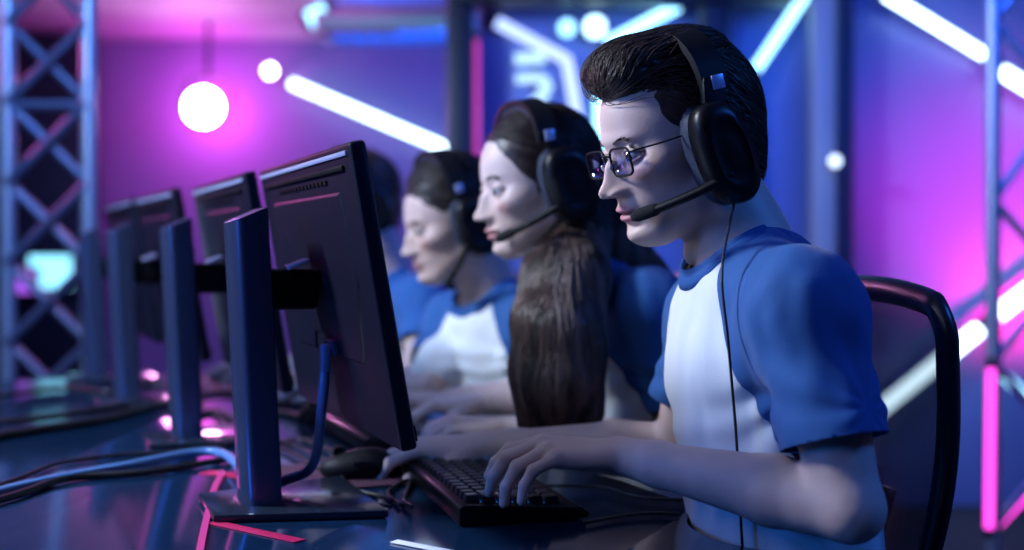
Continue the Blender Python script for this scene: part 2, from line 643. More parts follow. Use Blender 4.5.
def head_field(hf, prm):
    """local frame: x forward, y left, z up, origin between the ears at eye level, metres"""
    R = np.array(hf['R'], np.float32)
    c = np.array(hf['c'], np.float32)
    s = hf['s']
    jaw, nose, fem = prm.get('jaw', 1.0), prm.get('nose', 1.0), prm.get('fem', 0.0)

    def f(p):
        d0 = [p[i] - c[i] for i in range(3)]
        x = (R[0][0] * d0[0] + R[1][0] * d0[1] + R[2][0] * d0[2]) / s
        y = (R[0][1] * d0[0] + R[1][1] * d0[1] + R[2][1] * d0[2]) / s
        z = (R[0][2] * d0[0] + R[1][2] * d0[1] + R[2][2] * d0[2]) / s
        ay = np.abs(y)
        disp = 0.0
        # nose: bridge, ball, wings
        ridge = sstep(z, -0.050, -0.044) * (1 - sstep(z, -0.012, 0.020))
        grow = np.clip((0.012 - z) / 0.050, 0, 1)
        disp = disp + nose * ridge * (0.0075 + 0.0145 * grow ** 1.0) * gz(y, 0, 0.0075 + 0.0055 * grow)
        disp = disp + nose * 0.0045 * gz(y, 0, 0.0095) * gz(z, -0.037, 0.0085)
        disp = disp + 0.010 * gz(ay, 0.0135, 0.0055) * gz(z, -0.042, 0.0065)
        # brow, nasion, sockets, cheeks
        disp = disp + (0.0035 - 0.002 * fem) * gz(z, 0.019, 0.009) * (1 - sstep(ay, 0.035, 0.055))
        disp = disp - 0.003 * gz(z, 0.004, 0.008) * gz(y, 0, 0.012)
        disp = disp - 0.0100 * gz(ay, 0.031, 0.0145) * gz(z, -0.001, 0.0115)
        disp = disp + 0.003 * gz(ay, 0.036, 0.014) * gz(z, -0.027, 0.012)
        # mouth
        lw = 1 - sstep(ay, 0.017, 0.026)
        disp = disp + 0.0055 * gz(z, -0.066, 0.012) * gz(y, 0, 0.026)
        disp = disp + (0.0042 + 0.001 * fem) * gz(z, -0.0635, 0.0036) * lw
        disp = disp + (0.0042 + 0.001 * fem) * gz(z, -0.0755, 0.0044) * lw * gz(y, 0, 0.022)
        disp = disp - 0.0045 * gz(z, -0.0692, 0.0018) * lw
        disp = disp - 0.0020 * gz(z, -0.056, 0.005) * gz(y, 0, 0.0045)
        disp = disp - 0.0050 * gz(z, -0.0855, 0.0055) * gz(y, 0, 0.022)
        disp = disp + 0.0035 * gz(z, -0.099, 0.009) * gz(y, 0, 0.016)
        xw = x - disp * sstep(x, 0.030, 0.065)
        q = [xw, y, z]
        d = sd_ellipsoid(q, (-0.006, 0, 0.030), (0.100, 0.076, 0.088))
        d = smin(d, sd_ellipsoid(q, (0.030, 0, -0.030), (0.0605, 0.058, 0.078)), 0.02)
        d = smin(d, sd_ellipsoid(q, (0.045, 0, -0.060), (0.045, 0.040, 0.052)), 0.02)
        d = smin(d, sd_ellipsoid(q, (0.069, 0, -0.095), (0.023 * jaw, 0.022 * jaw, 0.019)), 0.022)
        for sg in (1, -1):
            d = smin(d, sd_capsule(q, (0.000, sg * 0.052, -0.050), (0.060, sg * 0.020, -0.094), 0.020 * jaw, 0.016 * jaw), 0.02)
            d = smin(d, sd_ellipsoid(q, (0.052, sg * 0.040, -0.020), (0.030, 0.024, 0.020)), 0.018)
            # eyelids around the opening
            d = smin(d, sd_ellipsoid([x, y, z], (0.0785, sg * 0.031, -0.001), (0.0140, 0.0150, 0.0130)), 0.004)
        # parted eyelids
        for sg in (1, -1):
            e = sd_ellipsoid([x, y, z], (0.0905, sg * 0.0345, -0.0018), (0.0160, 0.0148, 0.0054))
            d = -smin(-d, e, 0.0012)
        return d * s * 0.9
    m = 0.16 * s
    F = Field()
    F.fn(f, c - m, c + m, 0.0)
    return F


def tint_skin(me, V, hf, prm):
    """skin colour with lips, brow root and cheeks; nostril and mouth-line shade painted in"""
    n = len(V)
    base = np.array(prm.get('skin', (0.60, 0.42, 0.36)))
    Cc = np.tile(base, (n, 1))
    R = np.array(hf['R'])
    q = (V - np.array(hf['c'])) @ R / hf['s']
    x, y, z = q[:, 0], q[:, 1], q[:, 2]
    front = sstep(x, 0.05, 0.075)
    ay = np.abs(y)
    lips = front * (1 - sstep(ay, 0.019, 0.024)) * (sstep(z, -0.0815, -0.079) * (1 - sstep(z, -0.0605 - ay * 0.12, -0.0585 - ay * 0.12)))
    lips = lips * (np.linalg.norm(q, axis=1) < 0.2)
    lipc = np.array(prm.get('lip', (0.50, 0.20, 0.22)))
    Cc = Cc * (1 - lips[:, None]) + lipc * lips[:, None]
    seam = front * (1 - sstep(ay, 0.016, 0.022)) * gz(z, -0.0692, 0.0016)
    Cc *= (1 - 0.75 * seam[:, None])  # shade of the mouth crease painted into the tint
    nos = front * gz(ay, 0.0075, 0.0035) * gz(z, -0.0475, 0.0028) * (x > 0.085)
    Cc *= (1 - 0.85 * nos[:, None])  # dark of the nostril hollows painted into the tint
    rr = np.sqrt((x - 0.078) ** 2 + (ay - 0.031) ** 2 + (z + 0.001) ** 2)
    lash = front * (rr < 0.0165) * gz(z, 0.0042 - 0.35 * np.clip(ay - 0.034, 0, 1), 0.0016) * (ay > 0.019)
    Cc *= (1 - 0.8 * lash[:, None])
    blush = front * gz(ay, 0.042, 0.016) * gz(z, -0.030, 0.018)
    Cc = Cc * (1 - 0.25 * blush[:, None] * np.array([0.2, 1, 1]))
    Cc *= (1 + 0.06 * vnoise(V, 60, 3))[:, None]
    at = me.color_attributes.new('skin_tint', 'FLOAT_COLOR', 'POINT')
    at.data.foreach_set('color', np.concatenate([Cc, np.ones((n, 1))], 1).astype(np.float32).ravel())


def hand(F, wrist, fwd, up, thumb, curls, spread=0.0, s=1.0, thumb_curl=0.3, kr=0.004):
    """a palm, four separate fingers and a thumb; thumb = unit vector toward the thumb side; curls: per finger (mcp,pip,dip) degrees"""
    f = Vector(fwd).normalized()
    t = Vector(thumb)
    t = (t - f * t.dot(f)).normalized()
    u = Vector(up)
    u = (u - f * u.dot(f) - t * u.dot(t)).normalized()
    w = Vector(wrist)

    def P(a, b, c):
        return w + (f * a + t * b + u * c) * s
    base = [(0.090, 0.026, 0.002), (0.093, 0.008, 0.004), (0.087, -0.010, 0.002), (0.078, -0.026, -0.002)]
    lens = [(0.043, 0.026, 0.020), (0.047, 0.030, 0.021), (0.044, 0.028, 0.020), (0.034, 0.021, 0.018)]
    rad = [(0.0098, 0.0086, 0.0078, 0.0066), (0.0100, 0.0088, 0.0079, 0.0067), (0.0096, 0.0084, 0.0075, 0.0064), (0.0088, 0.0074, 0.0066, 0.0058)]
    tips = []
    F.ell(P(0.045, 0, -0.004), (0.050 * s, 0.034 * s, 0.014 * s), Matrix((f, t, u)).transposed(), 0.012)
    for i in range(4):
        bx, by, bz = base[i]
        F.cap(P(0.006, by * 0.55, 0), P(bx, by, bz - 0.002), 0.013 * s, 0.0108 * s, 0.010)
        a = 0.0
        p = P(bx, by, bz)
        sp = math.radians(spread * (1.5 - i))
        for j in range(3):
            a += math.radians(curls[i][j])
            d = (f * math.cos(a) - u * math.sin(a))
            d = (d * math.cos(sp) + t * math.sin(sp)).normalized()
            q = p + d * lens[i][j] * s
            F.cap(p, q, rad[i][j] * s, rad[i][j + 1] * s, kr)
            p = q
        tips.append((p, d))
    # thumb leaves the side of the palm near its base
    p0 = P(0.022, 0.020, -0.008)
    tc = thumb_curl
    p1 = P(0.052, 0.046, -0.018)
    p2 = P(0.082, 0.054 - 0.012 * tc, -0.026 - 0.004 * tc)
    p3 = P(0.104, 0.052 - 0.030 * tc, -0.032 - 0.006 * tc)
    F.cap(p0, p1, 0.0150 * s, 0.0115 * s, 0.008)
    F.cap(p1, p2, 0.0110 * s, 0.0095 * s, 0.004)
    F.cap(p2, p3, 0.0096 * s, 0.0078 * s, 0.003)
    return tips


def split_mesh(name, V, F, cuts, classify, mats, parent, disp=None, solid=0.0022):
    """cut a surface along planes, sort its faces with classify(centres, normals)->int and make one object per class"""
    me = np_mesh(name, V, F)
    bm = bmesh.new()
    bm.from_mesh(me)
    for co, no in cuts:
        bmesh.ops.bisect_plane(bm, geom=bm.verts[:] + bm.edges[:] + bm.faces[:], plane_co=co, plane_no=no, dist=1e-5)
    bm.faces.ensure_lookup_table()
    cen = np.array([f.calc_center_median() for f in bm.faces])
    cl = classify(cen)
    out = {}
    for k, (nm, mt) in mats.items():
        b2 = bm.copy()
        b2.faces.ensure_lookup_table()
        rem = [b2.faces[i] for i in np.nonzero(cl != k)[0]]
        bmesh.ops.delete(b2, geom=rem, context='FACES')
        if not b2.faces:
            b2.free()
            continue
        m2 = bpy.data.meshes.new(nm)
        b2.to_mesh(m2)
        b2.free()
        o = link_mesh(nm, m2, mt, parent)
        if solid:
            md = o.modifiers.new('thickness', 'SOLIDIFY')
            md.thickness = solid
            md.offset = -1
        out[k] = o
    bm.free()
    bpy.data.meshes.remove(me)
    return out


def person(sp):
    """a seated player: body (head, neck, torso, arms, hands as one mesh), shirt, trousers, shoes, hair"""
    hf = sp['head']
    root_loc = Vector((sp['pelvis'].x, sp['pelvis'].y, 0))
    a = math.radians(sp['torso_yaw'])
    f = Vector((-math.cos(a), -math.sin(a), 0))
    l = Vector((math.sin(a), -math.cos(a), 0))
    up = Vector((0, 0, 1))
    Rt = Matrix((f, l, up)).transposed()
    ro = np.array(root_loc, np.float32)
    nb, pel = sp['neck'], sp['pelvis']
    SL, SR = sp['shoulders']
    b = sp.get('build', 1.0)
    spine = (nb - pel)
    chest = pel + spine * 0.66 + f * 0.005
    belly = pel + spine * 0.33 + f * 0.012
    lean = math.atan2(spine.dot(f), spine.z)
    Rl = Rt @ Matrix.Rotation(lean, 3, 'Y')

    T = Field()
    T.ell(chest, (0.092 * b, 0.132 * b, 0.17), Rl, 0.03)
    T.ell(belly, (0.088 * b, 0.130 * b, 0.17), Rl, 0.04)
    T.ell(pel, (0.105 * b, 0.158 * b, 0.11), Rl, 0.05)
    for S in (SL, SR):
        mid = nb - up * 0.035 - f * 0.01
        T.cap(mid, S, 0.048 * b, 0.043 * b, 0.04)
        T.cap(chest + (S - chest) * 0.35, S, 0.058 * b, 0.042 * b, 0.04)
    S_ = T.inflate(0.009)
    neckr = sp.get('neck_r', 0.055)
    hb = H(hf, -0.028, 0, -0.052)
    T.cap(hb, nb + up * 0.01, neckr, neckr * 1.06, 0.02)

    B = Field()
    B.items += T.items
    arm_r = sp.get('arm_r', 1.0)
    for S, E, Wr in sp['arms']:
        E2 = S.lerp(E, 0.5)
        B.chain([S, E2, E], [0.046 * arm_r, 0.043 * arm_r, 0.034 * arm_r], 0.012)
        mid = E.lerp(Wr, 0.30)
        B.chain([E, mid, E.lerp(Wr, 0.8), Wr], [0.036 * arm_r, 0.0385 * arm_r, 0.026 * arm_r, 0.0235 * arm_r], 0.012)
    for hd in sp['hands']:
        hand(B, **hd)
    V, Q = B.mesh(sp['vox_body'])
    # head at a finer grid, running down into the neck
    Hd = head_field(hf, sp.get('face', {}))
    Hd.cap(hb, nb + up * 0.0, neckr, neckr * 1.06, 0.022 if not sp.get('face', {}).get('fem') else 0.015)
    if sp.get('adam'):
        Hd.ell(H(hf, 0.020, 0, -0.140), (0.009, 0.008, 0.012), None, 0.016)
    V2, Q2 = Hd.mesh(sp['vox_head'])
    Vh, Qh = merge([(V, Q), (V2, Q2)])
    me = np_mesh('person', Vh - ro, Qh)
    tint_skin(me, Vh, hf, sp.get('face', {}))
    body = link_mesh('person', me, M['skin'])
    body.location = root_loc
    tag(body, sp['label'], 'person', sp.get('group'))
    if sp.get('face', {}).get('shown', True):
        for sg in (1, -1):
            e = MB()
            e.ball(H(hf, 0.0780, sg * 0.031, -0.0015) - root_loc, 0.0118 * hf['s'], hf['R'].copy(), 20, 14)
            eye = e.build('eye', M['eye_white'], body, smooth=True)
            e = MB()
            gaze = Vector((1, 0.02, -0.18)).normalized()
            c = Vector((0.0780, sg * 0.031, -0.0015)) + gaze * 0.0098
            e.ball(H(hf, *c) - root_loc, (0.0032, 0.0066, 0.0066), hf['R'].copy(), 16, 10)
            e.build('iris', M['iris'], eye, smooth=True)
        # eyebrows of short hairs
        g = np.random.default_rng(5)
        Rn, cn = np.array(hf['R']), np.array(hf['c'])
        for sg in (1, -1):
            n = 55
            t = g.random(n)
            y = sg * (0.013 + 0.036 * t)
            z = sp['face'].get('brow', 0.0135) + 0.0035 * np.sin(t * 2.2) + g.normal(0, 0.0010, n) * (1 - 0.5 * t)
            P0 = np.stack([np.full(n, 0.10), y, z], 1)
            P0 = P0 * hf['s'] @ Rn.T + cn
            for _ in range(5):
                P0 = P0 - Hd.grad(P0) * (Hd.at(P0) - 0.0006)[:, None]
            dl = np.tile(np.array([-0.2, sg * 1.0, 0.25]) @ Rn.T, (n, 1))
            v, q = strands(Hd, P0, lambda p, s_: dl, 4, 0.0022, 0.00042, (0.0006, 0.0014), jitter=0.15)
            link_mesh('eyebrow', np_mesh('eyebrow', v - ro, q), M['lash'], body)

    # ---- shirt
    slv = []
    for (S, E, Wr), ln in zip(sp['arms'], sp.get('sleeve', (0.62, 0.62))):
        end = S.lerp(E, ln + 0.06)
        S_.chain([S, end], [0.050 * arm_r, 0.0575 * arm_r], 0.03)
        slv.append((S, S.lerp(E, ln), (E - S).normalized()))
    hem = pel.z - 0.05
    Vs, Qs = S_.mesh(sp['vox_shirt'])
    # folds: soft creases that fan out from the armpits and hang down the front
    me_t = np_mesh('tmp', Vs, Qs)
    nrm = np.zeros(len(Vs) * 3, np.float32)
    me_t.vertices.foreach_get('normal', nrm)
    nrm = nrm.reshape(-1, 3)
    bpy.data.meshes.remove(me_t)
    amp = 0
    for S, E, Wr in sp['arms']:
        pit = np.array(S.lerp(E, 0.30) - (S - chest).normalized() * 0.075)
        dv = Vs - pit
        dist = np.linalg.norm(dv, axis=1)
        ang = np.arctan2(dv @ np.array(f), dv[:, 2])
        amp = amp + 0.0034 * np.sin(ang * 9 + 3 * vnoise(Vs, 9, 2)) * np.exp(-(dist / 0.12) ** 2) * sstep(dist, 0.02, 0.06)
    amp = amp + 0.0035 * vnoise(Vs * np.array([1, 1, 0.35]), 26, 4) + 0.0022 * vnoise(Vs * np.array([1, 1, 0.6]), 48, 9)
    Vs = Vs + nrm * amp[:, None]
    ncen, nn = sp['collar']
    nn = nn.normalized()
    cuts = [((0, 0, hem), (0, 0, 1))]
    for S, Ed, dr in slv:
        cuts.append((Ed, dr))
    seams = []
    for sg, S in ((1, SL), (-1, SR)):
        top = nb + l * sg * 0.058 - up * 0.0
        pit = S - up * sp.get('seam_drop', 0.165) - l * sg * sp.get('seam_in', 0.030)
        v = (top - pit)
        no = f.cross(v).normalized()
        if no.dot(l * sg) < 0:
            no = -no
        seams.append((pit, no))
        cuts.append((pit, no))
    crad = sp.get('collar_r', 0.065)
    armn = [(np.array(S), np.array(Ed), np.array(dr)) for S, Ed, dr in slv]

    def classify(c):
        out = np.zeros(len(c), int)
        for (pit, no), (S, Ed, dr), sg in zip(seams, armn, (1, -1)):
            side = (c - np.array(pit)) @ np.array(no) > 0
            ax = (c - S) @ dr
            rad = np.linalg.norm((c - S) - ax[:, None] * dr, axis=1)
            out[side & ((c[:, 2] > pit[2] - 0.03) | (rad < 0.075))] = 1 if sg > 0 else 2
            out[((c - Ed) @ dr > 0) & (rad < 0.085) & (out > 0)] = -1
        dn = (c - np.array(ncen)) @ np.array(nn)
        rn = np.linalg.norm((c - np.array(ncen)) - dn[:, None] * np.array(nn), axis=1)
        out[(dn > -0.09) & (rn < crad + 0.004)] = -1
        out[(dn > 0.04) & (rn < 0.085)] = -1
        out[c[:, 2] < hem] = -1
        return out
    made = split_mesh('shirt', Vs - ro, Qs, [(Vector(c) - root_loc, n_) for c, n_ in cuts], lambda c: classify(c + ro),
                      {0: ('shirt', M['shirt_white']), 1: ('sleeve', M['shirt_blue']), 2: ('sleeve', M['shirt_blue'])}, body)
    if 0 in made:
        for k in (1, 2):
            if k in made:
                made[k].parent = made[0]
        # ribbed collar: a band that follows the shirt around the neck
        ax1 = nn.cross(l).normalized()
        ax2 = nn.cross(ax1).normalized()
        K = 96
        rows_ = []
        for rr in (crad - 0.003, crad + 0.001, crad + 0.006, crad + 0.012, crad + 0.0175):
            pts = np.array([ncen + (ax1 * math.cos(2 * PI * k / K) + ax2 * math.sin(2 * PI * k / K)) * rr + nn * 0.06 for k in range(K)])
            t = np.zeros(K)
            nv = np.array(nn)
            for _ in range(60):
                d = S_.at(pts - nv * t[:, None])
                t = t + np.clip(d, 0.0, 0.01) * 0.6
            t = np.minimum(t, 0.16)
            lift = 0.0045 if rr < crad + 0.013 else 0.001
            rows_.append(pts - nv * (t - lift)[:, None])
        # the inner rim stands up a little
        rows_[0] = rows_[1] + np.array(nn) * 0.004 + (rows_[0] - rows_[1]) * 0.5
        Vc = np.concatenate(rows_)
        idx = np.arange(len(rows_) * K).reshape(len(rows_), K)
        nx = np.roll(idx, -1, 1)
        Qc = np.stack([idx[:-1], nx[:-1], nx[1:], idx[1:]], -1).reshape(-1, 4)
        co = link_mesh('collar', np_mesh('collar', Vc - ro, Qc), M['collar_blue'], made[0])
        md = co.modifiers.new('thickness', 'SOLIDIFY')
        md.thickness = 0.003
        md.offset = 0
        made[0]['label'] = 'white jersey body panel'

    # ---- trousers and shoes, under the desk
    L = Field()
    L.ell(pel - up * 0.03, (0.115 * b, 0.168 * b, 0.10), Rt, 0.03)
    kn = []
    for sg in (1, -1):
        hip = pel + l * sg * 0.085 - up * 0.05
        knee = hip + f * 0.40 + l * sg * 0.03
        knee.z = 0.51
        ank = Vector((knee.x, knee.y, 0.10)) - f * 0.05
        L.chain([hip, knee], [0.085, 0.062], 0.03)
        L.chain([knee, ank], [0.060, 0.045], 0.02)
        kn.append((ank, sg))
    v, q = L.mesh(0.008)
    link_mesh('trousers', np_mesh('trousers', v - ro, q), M['denim'], body)
    for ank, sg in kn:
        s_ = Field()
        hz = Vector((ank.x, ank.y, 0.0))
        s_.cap(hz + up * 0.045 - f * 0.04, hz + f * 0.13 + up * 0.036, 0.042, 0.034, 0.01)
        s_.cap(hz + up * 0.05, hz + up * 0.10, 0.044, 0.044, 0.02)
        v, q = s_.mesh(0.005)
        v[:, 2] = np.maximum(v[:, 2], 0.002)
        link_mesh('shoe', np_mesh('shoe', v - ro, q), M['shoe'], body)
    return body, Hd, root_loc


def to_local(hf):
    R, c, s = np.array(hf['R']), np.array(hf['c']), hf['s']
    return (lambda P: (P - c) @ R / s), (lambda Q: (Q * s) @ R.T + c), (lambda D: D @ R.T)


def hair_field(hf, ells):
    F = Field()
    for c, r, k in ells:
        F.ell(H(hf, *c), tuple(x * hf['s'] for x in r), hf['R'], k)
    return F


def surf_points(V, n, g):
    return V[g.integers(0, len(V), n)].astype(np.float64)


def short_hair(body, hf, Hd, root_loc, ells, flow, m, vox, n, seed, steps=9, step=0.0065, r=0.0008, relief=0.0035, keep=None, lift=(0.0005, 0.005)):
    F = hair_field(hf, ells)
    ro = np.array(root_loc)
    V, Q = F.mesh(vox)
    loc, glob, rotv = to_local(hf)
    q = loc(V)
    nn = F.grad(V)
    # locks: ridges that run along the combing direction
    d = flow(q)
    side = np.cross(d, nn @ np.array(hf['R']))
    side /= np.maximum(np.linalg.norm(side, axis=1, keepdims=True), 1e-6)
    u = (q * side).sum(1) + 0.25 * vnoise(q, 18, 3) * 0.06
    rid = np.sin(u * 300 + 2.5 * vnoise(q, 30, 5)) * 0.5 + 0.6 * vnoise(q, 45, 8)
    V = V + nn * (rid * relief * 0.5)[:, None]
    g = np.random.default_rng(seed)
    P = surf_points(V, n * 2, g)
    dd = Hd.at(P)
    ok = dd > 0.001
    if keep is not None:
        ok &= keep(loc(P))
    P = P[ok][:n]
    v2, q2 = strands(F, P, lambda p, s_: rotv(flow(loc(p))), steps, step, r * (0.6 + 0.8 * g.random(len(P))), lift, seed=seed, jitter=0.16)
    Vh, Qh = merge([(V, Q), (v2, q2)])
    o = link_mesh('hair', np_mesh('hair', Vh - ro, Qh), m, body)
    return o, F


def headset(hf, label, root, hang=None, cup=(-0.004, 0.088, -0.010), mic_to=None, band_top=0.150, cup_r=(0.043, 0.060), group=None, mic_side=1, band_w=0.019, band_x=0.012):
    """over-ear gaming headset in the frame of the head that wears it"""
    r = empty('headset', root)
    tag(r, label, 'headset', group)
    rl = Vector(root)
    R = hf['R']

    def P(x, y, z):
        return H(hf, x, y, z) - rl
    cx, cy, cz = cup
    rx, rz = cup_r
    tilt = 0.12
    for sg in (1, -1):
        def oval(rx_, rz_, y, n=36, dz=0.0):
            out = []
            for k in range(n):
                t = 2 * PI * k / n
                ex = abs(math.cos(t)) ** 0.8 * math.copysign(1, math.cos(t)) * rx_
                ez = abs(math.sin(t)) ** 0.8 * math.copysign(1, math.sin(t)) * rz_
                out.append(P(cx + ex + ez * tilt, sg * y, cz + ez + dz))
            return out

        def loft(rings, name, m, parent):
            bm = bmesh.new()
            vr = [[bm.verts.new(p) for p in ring] for ring in rings]
            n = len(vr[0])
            for i in range(len(vr) - 1):
                for k in range(n):
                    bm.faces.new((vr[i][k], vr[i][(k + 1) % n], vr[i + 1][(k + 1) % n], vr[i + 1][k]))
            bm.faces.new(vr[0])
            bm.faces.new(vr[-1][::-1])
            bmesh.ops.recalc_face_normals(bm, faces=bm.faces)
            me = bpy.data.meshes.new(name)
            bm.to_mesh(me)
            bm.free()
            o = link_mesh(name, me, m, parent)
            me.set_sharp_from_angle(angle=math.radians(50))
            return o
        y0 = cy - 0.016
        shell = loft([oval(rx * 0.9, rz * 0.9, cy), oval(rx, rz, cy + 0.004), oval(rx, rz, cy + 0.020), oval(rx * 0.93, rz * 0.93, cy + 0.028),
                      oval(rx * 0.66, rz * 0.66, cy + 0.0325), oval(rx * 0.60, rz * 0.60, cy + 0.031), oval(rx * 0.3, rz * 0.3, cy + 0.033)],
                     'ear_cup', M['black_plastic'], r)
        loft([oval(rx * 0.92, rz * 0.92, y0 - 0.004), oval(rx * 1.00, rz * 1.0, y0 + 0.001), oval(rx * 1.02, rz * 1.02, y0 + 0.008), oval(rx * 0.95, rz * 0.95, cy + 0.002)],
             'cushion', M['leatherette'], shell)
        # chrome trim along the back of the cup
        t_ = MB()
        pts = []
        for k in range(12):
            t = math.radians(112 + 78 * k / 11)
            pts.append(P(cx + math.cos(t) * rx * 1.03 + math.sin(t) * rz * tilt, sg * (cy + 0.016), cz + math.sin(t) * rz * 1.03))
        t_.tube(pts, 0.0017, 8)
        t_.build('trim_ring', M['silver'], shell, smooth=True)
        # slider arm between cup and band
        a = MB()
        ux, uz = band_x, cz + rz + 0.022
        for (z0, z1, w, y) in ((cz + rz * 0.55, uz + 0.006, 0.015, cy + 0.010),):
            q = []
            for (dx, z) in ((-w, z0), (w, z0), (w * 0.9, z1), (-w * 0.9, z1)):
                t = (z - z0) / (z1 - z0)
                q.append((cx + (ux - cx) * t + dx + tilt * 0.02, z))
            a.prism(q, lambda p_, z_: P(p_, sg * (y - 0.005), z_), lambda p_, z_: P(p_, sg * (y + 0.006), z_), bevel=0.002)
        a.build('slider_arm', M['matte_black'], r)
        c_ = MB()
        zc = uz - 0.002
        c_.prism([(ux - 0.009, zc - 0.009), (ux + 0.007, zc - 0.009), (ux + 0.007, zc + 0.008), (ux - 0.009, zc + 0.008)],
                 lambda p_, z_: P(p_, sg * (cy + 0.014), z_), lambda p_, z_: P(p_, sg * (cy + 0.0185), z_), bevel=0.0012)
        c_.build('slider_clip', M['slider'], r)
    # band over the top of the head
    z0 = cz + rz + 0.012
    for nm, mt, dr, wd, th in (('headband', M['matte_black'], 0.0, band_w, 0.008), ('headband_pad', M['leatherette'], -0.008, band_w * 0.8, 0.009)):
        bm = bmesh.new()
        prev = None
        for k in range(41):
            t = PI * k / 40
            if nm == 'headband_pad' and (k < 8 or k > 32):
                continue
            sy = math.copysign(abs(math.cos(t)) ** 0.82, math.cos(t))
            yy = sy * (cy + 0.010 + dr)
            zz = z0 + (band_top - z0 + dr) * math.sin(t) ** 0.9
            xx = band_x
            nrm = Vector((0, math.cos(t), math.sin(t)))
            ring = []
            for (dx, dn) in ((-wd, -th / 2), (-wd * 0.9, th / 2), (wd * 0.9, th / 2), (wd, -th / 2)):
                ring.append(bm.verts.new(P(xx + dx, yy + nrm.y * dn, zz + nrm.z * dn)))
            if prev:
                for i in range(4):
                    bm.faces.new((prev[i], prev[(i + 1) % 4], ring[(i + 1) % 4], ring[i]))
            else:
                bm.faces.new(ring)
            prev = ring
        bm.faces.new(prev[::-1])
        bmesh.ops.recalc_face_normals(bm, faces=bm.faces)
        me = bpy.data.meshes.new(nm)
        bm.to_mesh(me)
        bm.free()
        o = link_mesh(nm, me, mt, r)
        me.set_sharp_from_angle(angle=math.radians(40))
    # microphone boom toward the mouth
    mt_ = mic_to or (0.100, 0.030, -0.068)
    s = mic_side
    p0 = P(cx + 0.004, s * (cy + 0.026), cz - 0.024)
    e_ = Vector((mt_[0], s * mt_[1], mt_[2]))
    s_ = Vector((cx + 0.030, s * (cy + 0.018), cz - 0.032))
    p1 = P(*s_)
    p2 = P(*(s_.lerp(e_, 0.55) + Vector((0, s * 0.006, -0.001))))
    p3 = P(mt_[0], s * mt_[1], mt_[2])
    pts = spline([p0, p1, p2, p3], 8)
    n = len(pts)
    b = MB()
    b.tube(pts, [0.0080 - 0.0014 * i / n for i in range(n)], 12, flat=0.8)
    boom = b.build('microphone_boom', M['matte_black'], r, smooth=True)
    b = MB()
    d = (pts[-1] - pts[-4])
    d.normalize()
    q = [pts[-1] - d * 0.034, pts[-1] - d * 0.028, pts[-1] - d * 0.004, pts[-1] + d * 0.003]
    b.tube(q, [0.0060, 0.0078, 0.0078, 0.0050], 14)
    b.build('microphone', M['foam'], boom, smooth=True)
    if hang:
        b = MB()
        st = P(cx - 0.0, s * (cy + 0.010), cz - rz * 0.96)
        b.tube(spline([st] + [Vector(p) - rl for p in hang], 10), 0.0017, 8)
        b.build('cable', M['cable'], r, smooth=True)
    return r


DESK = 0.74


def DK(px, py, dz=0.0):
    """the point of the desk top seen at a place of the photograph"""
    D = FPX * (CAMZ - DESK - dz) / (py - HY)
    return Vector(((px - HX) / FPX * D, D, DESK + dz))


ROW = Vector((-0.438, 0.899, 0))          # along the row of players
OUT = Vector((-0.899, -0.438, 0))         # from the players across the desk

# ================================================================== the room
def slab(name, c, s, m, kind='structure', bevel=0.0):
    o = MB().box((0, 0, 0), s, bevel=bevel).build(name, m)
    o.location = c
    tag(o, kind=kind)
    return o


slab('floor', (-0.5, 3.6, -0.05), (10.4, 9.6, 0.1), M['floor'])
slab('ceiling', (-0.5, 3.6, 2.51), (10.4, 9.6, 0.1), M['ceiling'])
slab('wall_back', (-0.5, 8.1, 1.23), (10.0, 0.2, 2.46), M['wall'])
slab('wall_left', (-5.6, 3.6, 1.23), (0.2, 9.2, 2.46), M['wall'])
slab('wall_right', (4.6, 3.6, 1.23), (0.2, 9.2, 2.46), M['wall'])
slab('trim_1', (-2.9, 7.985, 0.06), (5.0, 0.03, 0.12), M['frame_black'])


def board(name, px0, px1, D, z0, z1, m, th=0.06):
    x0, x1 = (px0 - HX) / FPX * D, (px1 - HX) / FPX * D
    o = MB().box((0, 0, 0), (x1 - x0, th, z1 - z0), bevel=0.006).build(name, m)
    o.location = ((x0 + x1) / 2, D + th / 2, (z0 + z1) / 2)
    return o


o = board('stage_divider', 480, 735, 5.0, 0.0, 2.40, M['panel_blue'])
tag(o, 'blue-lit stage panel with a neon sign behind the long-haired player', 'divider')
o = board('stage_divider', 737, 812, 5.0, 0.0, 2.44, M['panel_blue'])
tag(o, 'narrow violet-blue stage panel just left of the grey post', 'divider')
o = board('stage_divider', 846, 1420, 5.0, 0.0, 2.44, M['panel_blue'])
tag(o, 'wide stage panel glowing blue to magenta right of the grey post', 'divider')
o = board('stage_divider', -330, 96, 7.6, 0.0, 2.44, M['frame_black'])
tag(o, 'black stage panel behind the left truss tower', 'divider')


def post(px0, px1, D, m, label, z1=2.44, depth=0.10):
    x0, x1 = (px0 - HX) / FPX * D, (px1 - HX) / FPX * D
    r = empty('post', ((x0 + x1) / 2, D, 0))
    tag(r, label, 'post')
    MB().box((0, 0, z1 / 2 + 0.01), (x1 - x0, depth, z1 - 0.02), bevel=0.012).build('shaft', m, r)
    MB().box((0, 0, 0.012), (x1 - x0 + 0.01, depth + 0.05, 0.024), bevel=0.004).build('foot_plate', M['frame_black'], r)
    MB().box((0, 0, z1 + 0.008), (x1 - x0 + 0.005, depth + 0.03, 0.016), bevel=0.003).build('top_plate', M['frame_black'], r)
    return r


post(446, 474, 4.8, M['frame_black'], 'black square post left of the neon sign panel')
p_ = post(811, 833, 4.75, M['pole_grey'], 'pale grey square post rising behind the bespectacled player')
post(835, 851, 4.85, M['wall_dark'], 'dark grey post close behind the pale grey one')
post(700, 728, 4.8, M['frame_black'], 'black post hidden mostly by the head of the bespectacled player')
